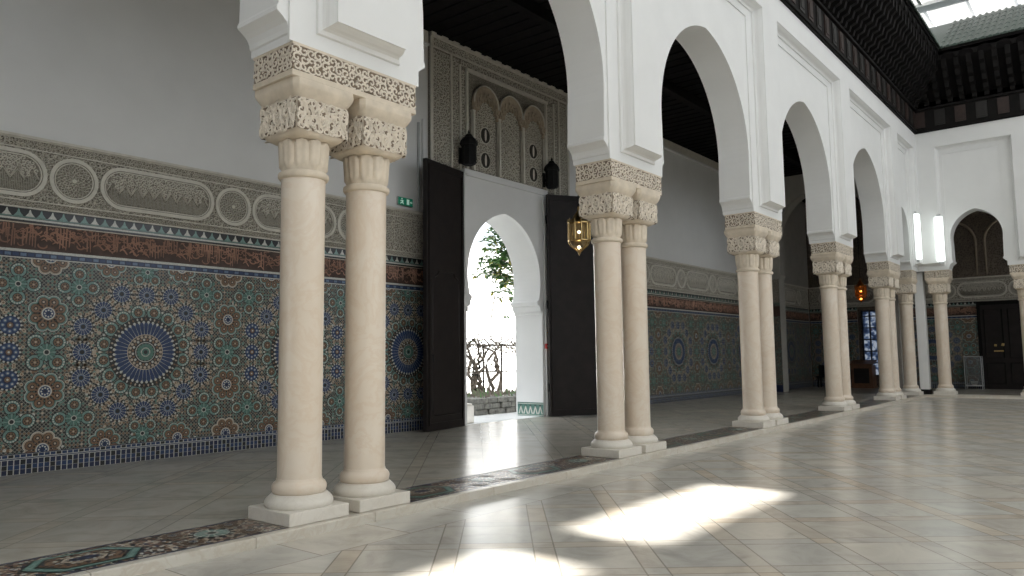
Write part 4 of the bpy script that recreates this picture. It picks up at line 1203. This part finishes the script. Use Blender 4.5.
# ------------------------------------------------------------------ carved wooden eaves with green tiles
def eave(name, label, T, s0, s1, mitre):
    """T maps (s, d, z); d out of the wall face over the court. mitre(d) gives the inner end"""
    e = thing(name, label, 'eave', (0,0,0))
    Z0 = ZT; D0 = .21; DE = 1.26
    b = MB()
    b.add([T(s0, D0-.2, Z0), T(mitre(D0-.2), D0-.2, Z0), T(mitre(D0+.05), D0+.05, Z0), T(s0, D0+.05, Z0), T(s0, D0-.2, Z0+.85), T(mitre(D0-.2), D0-.2, Z0+.85), T(mitre(D0+.05), D0+.05, Z0+.85), T(s0, D0+.05, Z0+.85)],
          [(0,1,2,3), (4,5,6,7), (0,1,5,4), (3,2,6,7), (0,3,7,4), (1,2,6,5)], 'wood')
    for z, d in ((Z0+.04, .10), (Z0+.78, .13)):
        b.add([T(s0, D0, z), T(mitre(D0), D0, z), T(mitre(d+D0), d+D0, z), T(s0, d+D0, z), T(s0, D0, z+.07), T(mitre(D0), D0, z+.07), T(mitre(d+D0), d+D0, z+.07), T(s0, d+D0, z+.07)], [(0,1,2,3), (4,5,6,7), (0,1,5,4), (3,2,6,7), (0,3,7,4), (1,2,6,5)], 'wood')
    b.build('frieze_board', e)
    # painted panels on the frieze
    n = int(abs(s1-s0)/.62); sg = 1 if s1 > s0 else -1
    cnt = 0; src = [None, None]
    for i in range(n):
        s = s1-sg*(.4+i*.62)
        k = i % 2
        p = T(s, D0+.05, Z0+.45)
        if cnt > 96: break
        cnt += 1
        if src[k] is None:
            q = MB(); L = lambda a, d, z: tuple(u-v for u, v in zip(T(s+a, D0+.05+d, Z0+.45+z), p))
            q.poly([(-.16, -.27), (.16, -.27), (.16, .27), (-.16, .27)], L, 0, .03, 'panelred' if k == 0 else 'panelgrey')
            q.poly([(-.11, -.2), (.11, -.2), (.11, .12), (.06, .18), (0, .22), (-.06, .18), (-.11, .12)], L, .03, .045, 'panelred' if k == 0 else 'panelgrey')
            src[k] = q.build('painted_panel', e, p)
        else:
            o = src[k].copy(); COL.objects.link(o); o.parent = e; o.location = p
    # stepped corbels
    pr = [(D0, Z0+.86), (D0+.16, Z0+.90), (D0+.20, Z0+1.02), (D0+.34, Z0+1.08), (D0+.40, Z0+1.24), (D0+.56, Z0+1.30), (D0+.62, Z0+1.48), (D0+.78, Z0+1.56), (D0+.84, Z0+1.76), (D0+.96, Z0+1.86), (D0+.98, Z0+2.2), (D0, Z0+2.2)]
    n = int(abs(s1-s0)/.36); first = None
    for i in range(min(n, 98)):
        s = s1-sg*(.3+i*.36); p = T(s, 0, 0)
        if s1 and abs(s-mitre(0)) < .25: continue
        if first is None:
            q = MB(); L = lambda a, d, z: tuple(u-v for u, v in zip(T(s+a, d, z), p))
            w = .07; m_ = len(pr)
            vs = [L(-w, d, z) for d, z in pr]+[L(w, d, z) for d, z in pr]
            tri = tessellate_polygon([[Vector((d, z, 0)) for d, z in pr]])
            q.add(vs, [tuple(t) for t in tri]+[tuple(m_+i for i in t) for t in tri]+[(j, (j+1) % m_, m_+(j+1) % m_, m_+j) for j in range(m_)], 'wood')
            first = q.build('corbel', e, p)
        else:
            # corbels stop at the mitre
            o = first.copy(); COL.objects.link(o); o.parent = e; o.location = p
    b = MB()                                           # sloping soffit boards
    pts = [(D0, Z0+.8), (D0, Z0+1.05), (D0+.3, Z0+1.35), (D0+.6, Z0+1.7), (D0+.95, Z0+2.1), (DE, Z0+2.28)]
    pt2 = [(d, z+.1) for d, z in pts]
    q = pts+pt2[::-1]
    b.loft([[T(s0, d, z) for d, z in q], [T(mitre(d), d, z) for d, z in q]], 'wood2'); b.build('soffit', e)
    # fascia with a scalloped lower edge
    b = MB(); L0 = mitre(DE-.06); N = int(abs(L0-s0)/.53); o = []
    zt, zl = Z0+2.46, Z0+2.12
    for i in range(N):
        a0 = L0-sg*i*.53; 
        o += [(a0, zl), (a0-sg*.09, zl)]
        for k in range(1, 10):
            t = pi*k/10; o.append((a0-sg*(.31-.22*cos(t)), zl+.22*sin(t)))
        o.append((a0-sg*.53, zl))
    oo = [(L0, zt)]+o+[(L0-sg*N*.53, zt)]
    b.poly(oo, T, DE-.06, DE, 'wood')
    b.poly([(L0, zt-.06), (L0, zt+.04), (s0, zt+.04), (s0, zt-.06)], T, DE, DE+.03, 'wood'); b.build('fascia', e)
    # little pendants under the scallops
    # roof tiles: half round ridges running up the slope
    b = MB(); z0 = Z0+2.5; n = int(abs(mitre(DE)-s0)/.2)
    sl = .62
    b.loft([[T(s0, d, z) for d, z in ((DE+.06, z0-.02), (-2.0, z0-.02+sl*(DE+2.0)), (-2.0, z0+.03+sl*(DE+2.0)), (DE+.06, z0+.03))], [T(mitre(d), d, z) for d, z in ((DE+.06, z0-.02), (-2.0, z0-.02+sl*(DE+2.0)), (-2.0, z0+.03+sl*(DE+2.0)), (DE+.06, z0+.03))]], 'tileroof')
    for i in range(n):
        s = mitre(DE)-sg*(.1+i*.2)
        lim = -2.0
        for k in range(6):
            da = DE+.1-k*.55; db = da-.6
            ring = []
            for d, rr in ((da, .075), (db, .06)):
                dd = d
                ring.append([T(s+rr*cos(t), dd, z0+.02+sl*(DE-dd)+rr*1.1*sin(t)) for t in [pi*q/6 for q in range(7)]])
            b.loft(ring, 'tileroof', True, True, True)
    b.build('roof_tiles', e)
    return e
eave('wooden_eave', 'dark carved wooden eave with green tiles along the long arcade', TA, -9.0, XF, lambda d: XF-d)
eave('wooden_eave', 'dark carved wooden eave with green tiles over the end wall', TF, 19.4, 0.0, lambda d: d)

# ------------------------------------------------------------------ glass roof over the court, two panes open
SD = Vector((-.28, -.60, .75)).normalized()
ZR = 14.2
off = (SD.x/SD.z*ZR, SD.y/SD.z*ZR)
b = MB(); bb = MB()
hx0, hy0 = 5.40+off[0], 2.93+off[1]                     # lower corner of the right hand open pane
PX, PY, LX, LY = 3.82, 1.36, 3.22, 1.22
open_ = {(0, 0), (-1, 0)}
i0 = int((-14-hx0)/PX)-1; i1 = int((34-hx0)/PX)+1; j0 = int((-23-hy0)/PY)-1; j1 = int((9.5-hy0)/PY)+1
for i in range(i0, i1):
    xa = hx0+i*PX
    bb.box(xa-.6, xa, hy0+j0*PY, hy0+j1*PY, ZR-.12, ZR+.02, 'white')
    for j in range(j0, j1):
        if (i, j) in open_: continue
        ya = hy0+j*PY
        b.add([(xa-.02, ya-.02, ZR), (xa+LX+.02, ya-.02, ZR), (xa+LX+.02, ya+LY+.02, ZR), (xa-.02, ya+LY+.02, ZR)], [(0,1,2,3)], 'glazing')
for j in range(j0, j1+1):
    ya = hy0+j*PY; bb.box(hx0+i0*PX, hx0+i1*PX, ya-.10, ya, ZR-.05, ZR+.021, 'white')
for i, j in open_:                                     # unseen frames added inside the open panes to trim the sun patches
    xa, ya = hx0+i*PX, hy0+j*PY
    for q in ((xa, xa+LX, ya, ya+.12), (xa, xa+LX, ya+LY-.16, ya+LY), (xa, xa+.16, ya+.12, ya+LY-.16), (xa+LX-.15, xa+LX, ya+.12, ya+LY-.16)):
        bb.box(*q, ZR-.1, ZR+.06, 'white')
gz = structure(b.build('ceiling_glazing'), 'frosted glass roof over the courtyard', 'roof'); bb.build('glazing_bars', gz)

# ------------------------------------------------------------------ far gallery fittings
# daylit leaded window in the end wall
w = thing('window_1', 'leaded daylit window in the end wall below the amber lantern', 'window', (XE, 8.5, .62)); w['kind'] = 'structure'
TWn = lambda a, d, z: (-d, -a, z)
b = MB(); b.poly([(-.42, 0), (.42, 0), (.42, 2.7), (-.42, 2.7)], TWn, .01, .03, 'winpane'); b.build('pane', w)
b = MB()
for a in (-.45, -.15, .15, .45): b.poly([(a-.03, -.05), (a+.03, -.05), (a+.03, 2.75), (a-.03, 2.75)], TWn, .01, .07, 'lead')
for z in (-.03, .5, 1.0, 1.5, 2.0, 2.5, 2.73): b.poly([(-.48, z-.025), (.48, z-.025), (.48, z+.025), (-.48, z+.025)], TWn, .01, .065, 'lead')
b.build('window_frame', w)
o = thing('lectern', 'orange brown wooden lectern standing left of the leaded window', 'lectern', (34.3, 8.85, G))
b = MB(); b.box(-.3, .3, -.42, .42, .08, .95, 'furn', .01); b.build('cabinet', o)
b = MB(); b.loft([[(-.36, -.47, .95), (.36, -.47, 1.12), (.36, .47, 1.12), (-.36, .47, .95)], [(-.36, -.47, 1.0), (.36, -.47, 1.17), (.36, .47, 1.17), (-.36, .47, 1.0)]], 'furn'); b.build('desk_top', o)
b = MB(); b.box(-.34, .34, -.46, .46, 0, .08, 'furn'); b.build('plinth', o)
b = MB(); b.box(-.315, -.3, -.3, .3, .2, .82, 'door', .004); b.build('front_panel', o)
o = thing('bench', 'dark low wooden bench against the gallery end under the arch', 'bench', (34.5, 10.2, G))
b = MB(); b.box(-.22, .22, -.6, .6, .42, .48, 'wood', .01); b.build('seat', o)
b = MB(); b.box(.17, .22, -.6, .6, .48, .95, 'wood', .01); b.build('backrest', o)
for sx in (-.18, .16):
    for sy in (-.54, .5):
        b = MB(); b.box(sx, sx+.05, sy, sy+.05, 0, .42, 'wood'); b.build('leg', o)
o = thing('display_case', 'glass display case in thin metal frame behind the far arch', 'display case', (34.6, 4.86, G))
b = MB()
for sx in (-.2, .17):
    for sy in (-.3, .27): b.box(sx, sx+.03, sy, sy+.03, 0, 1.27, 'grey')
for z in (.14, 1.25):
    for sx in (-.2, .17): b.box(sx, sx+.03, -.3, .3, z, z+.03, 'grey')
    for sy in (-.3, .27): b.box(-.2, .2, sy, sy+.03, z, z+.03, 'grey')
b.build('frame', o)
b = MB(); b.box(-.185, .185, -.285, .285, .17, 1.25, 'cglass'); b.build('glass', o)
b = MB(); b.box(-.19, .19, -.29, .29, .12, .16, 'white'); b.build('floor_panel', o)
b = MB(); b.lathe(34.6, 4.86, [(.05, G+.17), (.10, G+.19), (.13, G+.26), (.12, G+.31), (.11, G+.31), (.10, G+.21)], 'base', 20)
tag(b.build('bowl'), 'pale stone bowl inside the glass display case', 'bowl')
d = thing('door_4', 'black double door with brass plates in the end wall behind the far arch', 'door', (XE, 3.75, G)); d['kind'] = 'structure'
b = MB(); b.poly([(-.8, 0), (.8, 0), (.8, 3.3), (-.8, 3.3)], TWn, 0, .09, 'door'); b.build('door_panel', d)
b = MB()
for s in (-.4, .4):
    for z0, z1 in ((.2, 1.0), (1.2, 3.1)):
        b.ribbon([(s-.3, z0), (s+.3, z0), (s+.3, z1), (s-.3, z1), (s-.3, z0)], .05, .02, TWn, 'wood', .09)
b.build('moulding', d)
b = MB(); b.poly([(-.82, 3.28), (.82, 3.28), (.82, 3.42), (-.82, 3.42)], TWn, 0, .14, 'wood')
for s in (-.86, .86): b.poly([(s-.06, 0), (s+.06, 0), (s+.06, 3.42), (s-.06, 3.42)], TWn, 0, .14, 'wood')
b.build('door_frame', d)
b = MB(); b.poly([(-.42, 1.45), (-.10, 1.45), (-.10, 1.5), (-.42, 1.5)], TWn, .09, .12, 'brass'); b.poly([(-.40, 1.66), (-.32, 1.66), (-.32, 1.74), (-.40, 1.74)], TWn, .09, .13, 'brass'); b.poly([(-.18, 1.68), (-.08, 1.66), (-.06, 1.76), (-.14, 1.78)], TWn, .09, .13, 'brass'); b.build('brass_plate', d)

# ------------------------------------------------------------------ the garden beyond the doorway
b = MB(); b.box(-20, 70, YW+.74, 60, -.3, 0.0, 'pave'); structure(b.build('ground_garden'))
b = MB(); b.box(2, 60, 34, 34.4, 0, 9, 'white')
for k in range(9): b.box(20+k*3.2, 21.2+k*3.2, 33.9, 34.05, 1.2, 3.6, 'grey')
b.box(5.6, 6, YW+.74, 34, 0, 11, 'stone')  # unseen side wall, added to cut the sky light on the door jamb
structure(b.build('wall_garden'), 'white sunlit garden wall seen through the doorway', 'wall')
o = thing('planter', 'low rubble stone planter bed outside the doorway', 'planter', (17.2, 13.9, 0))
b = MB(); rng = random.Random(2)
for row in range(3):
    x = -2.2
    while x < 3.2:
        L = rng.uniform(.25, .5); b.box(x, x+L-.02, -.45+rng.uniform(-.02, .02), .5, row*.15, row*.15+.145, 'stone', .02); x += L
b.build('stone_wall', o)
b = MB(); b.box(-2.1, 3.1, -.2, 1.6, .2, .42, 'bark')
for i in range(520):
    x, y = rng.uniform(-2.1, 3.1), rng.uniform(-.35, 1.4); h = rng.uniform(.06, .26); w = rng.uniform(.02, .06)
    b.add([(x-w, y, .40), (x+w, y, .40), (x+rng.uniform(-.1, .1), y+.05, .40+h)], [(0,1,2)], 'leaf' if i % 3 == 0 else 'bark')
b.build('soil_and_plants', o, kind='stuff')
o = thing('garden_fence', 'thin iron garden fence behind the planter', 'fence', (19, 17.0, 0))
for k in range(9):
    b = MB(); x = -3.5+k*.95; b.tube([(x, 0, 0), (x, 0, 2.0)], .035, 'iron', 6); b.build('post', o)
for z in (1.05, 1.95):
    b = MB(); b.tube([(-3.6, 0, z), (4.2, 0, z)], .028, 'iron', 6); b.build('rail', o)
o = thing('vine', 'bare twisted vine growing over the fence outside the doorway', 'vine', (18.6, 16.2, 0))
b = MB(); rng = random.Random(21)
stems = []
for k in range(9):
    x = rng.uniform(-.9, .7); pts = [(x, 0, 0.3)]; 
    for i in range(1, 9):
        pts.append((x+.22*sin(i*.8+k)+i*.03*rng.uniform(-1, 1.6), rng.uniform(-.1, .1), .3+i*.23)); 
    stems.append(pts); b.tube(pts, [.075-.006*i for i in range(9)], 'bark', 7)
b.build('stem', o)
b = MB()
for k in range(215):
    x = rng.uniform(-1.9, 2.4); z = 1.95+rng.gauss(0, .14); 
    if k > 150: z = rng.uniform(1.0, 2.0)
    pts = [(x, rng.uniform(-.2, .2), z)]
    for i in range(4): pts.append((pts[-1][0]+rng.uniform(-.16, .2), pts[-1][1]+rng.uniform(-.08, .08), pts[-1][2]+rng.uniform(-.12, .1)))
    b.tube(pts, .013, 'bark', 4)
for s in ((1.2, 0, 2.0), (-.2, .1, 2.0)): b.tube([s, (s[0]+.5, .1, 2.8), (s[0]+.7, .1, 3.6)], .024, 'bark', 5)
b.build('twigs', o, kind='stuff')
b = MB()
for k in range(90):
    x, y, z = rng.uniform(-1.8, 2.3), rng.uniform(-.25, .25), rng.choice((1.95, 2.0, 1.3))+rng.gauss(0, .2)
    a = rng.uniform(0, 6.28); L = .07
    b.add([(x, y, z), (x+L*.4*cos(a), y-.02, z+L*.5), (x+L*cos(a), y, z+L*.2), (x+L*.4*cos(a), y+.03, z-L*.3)], [(0,1,2,3)], 'leafy' if k % 3 else 'leaf')
b.build('leaves', o, kind='stuff', normals=False) if False else b.build('leaves', o, normals=False, kind='stuff')
# magnolia hanging into the arch
o = thing('magnolia_tree', 'leafy magnolia tree hanging into the doorway arch', 'tree', (20.4, 15.3, 0))
b = MB(); rng = random.Random(33)
b.tube([(0, 0, 0), (.05, 0, 1.5), (-.1, .1, 3.0), (-.3, 0, 4.2), (-.9, 0, 5.2)], [.16, .14, .12, .1, .06], 'bark', 10)
for q in range(7):
    a = rng.uniform(2.2, 4.2); b.tube([(-.3, 0, 3.6+q*.25), (-1.0+.3*cos(a), .4*sin(a), 4.2+q*.2), (-2.0+.4*cos(a), .8*sin(a), 4.4+q*.15)], [.05, .03, .012], 'bark', 6)
b.build('trunk', o)
b = MB()
for q in range(330):                                    # whorls of long glossy leaves
    t = rng.random()
    wx = -2.6+3.2*t+rng.gauss(0, .2); wz = 4.75+rng.gauss(0, .62)+.15*t; wy = rng.uniform(-.7, .7)
    for k in range(10):
        a = 2*pi*k/10+rng.uniform(-.3, .3); L = rng.uniform(.18, .30); up = rng.uniform(-.5, .6); w = L*.22
        ux, uy, uz = cos(a)*cos(up), sin(a)*cos(up), sin(up); px, py = -sin(a), cos(a)
        def P(t, s, dz=0): return (wx+ux*L*t+px*w*s, wy+uy*L*t+py*w*s, wz+uz*L*t+dz-L*.25*t*t)
        b.add([P(0, 0), P(.35, .9, .01), P(.75, .8, .01), P(1, 0), P(.75, -.8, .01), P(.35, -.9, .01), P(.5, 0, -.015)], [(0,1,6), (1,2,6), (2,3,6), (3,4,6), (4,5,6), (5,0,6)], 'leafy' if rng.random() < .16 else 'leaf')
b.build('foliage', o, normals=False, kind='stuff')
b = MB(); b.box(-.24, .24, -.12, .12, 0, .42, 'base', .02); b.box(-.2, .2, -.1, .1, .41, .46, 'base', .015)
tag(b.build('stone_block', None, (13.05, 12.12, 0)), 'white stone block standing outside left of the doorway', 'block')

# ------------------------------------------------------------------ light
sc = bpy.context.scene
wd = bpy.data.worlds.new('sky'); sc.world = wd; wd.use_nodes = True
bg = wd.node_tree.nodes['Background']; bg.inputs[0].default_value = (.87, .93, 1.0, 1); bg.inputs[1].default_value = 2.6
sl = bpy.data.lights.new('sun', 'SUN'); sl.energy = 26; sl.angle = math.radians(1.25); sl.color = (1.0, .96, .90)
so = bpy.data.objects.new('sun', sl); COL.objects.link(so); so.location = (0, 0, 30)
so.rotation_euler = SD.to_track_quat('Z', 'Y').to_euler()

# ------------------------------------------------------------------ camera
R = [[0.632, 0.064, 0.772], [-0.775, 0.067, 0.629], [-0.012, -0.996, 0.092]]
import numpy as np
f = 757.; cx, cy = 512., 288.
n_ = lambda v: v/np.linalg.norm(v)
up = n_(np.array([417-cx, -7880-cy, f])); X_ = np.array([1132-cx, 351-cy, f]); X_ = n_(X_-up*(X_@up)); Y_ = np.cross(up, X_)
Rm = np.stack([X_, Y_, up])
cam = bpy.data.cameras.new('camera'); cam.sensor_width = 36; cam.lens = f/1024*36; cam.clip_end = 300; cam.clip_start = .05
co_ = bpy.data.objects.new('camera', cam); COL.objects.link(co_)
rx, dn, fw = Rm[:, 0], Rm[:, 1], Rm[:, 2]
mw = Matrix(((rx[0], -dn[0], -fw[0], 0), (rx[1], -dn[1], -fw[1], 0), (rx[2], -dn[2], -fw[2], 1.5), (0, 0, 0, 1)))
co_.matrix_world = mw
sc.camera = co_
vs_ = sc.view_settings; vs_.view_transform = 'Standard'; vs_.look = 'None'; vs_.gamma = 1; vs_.use_curve_mapping = False
vs_.exposure = -0.08
sc.cycles.sample_clamp_indirect = 6.0; sc.cycles.caustics_reflective = False; sc.cycles.caustics_refractive = False
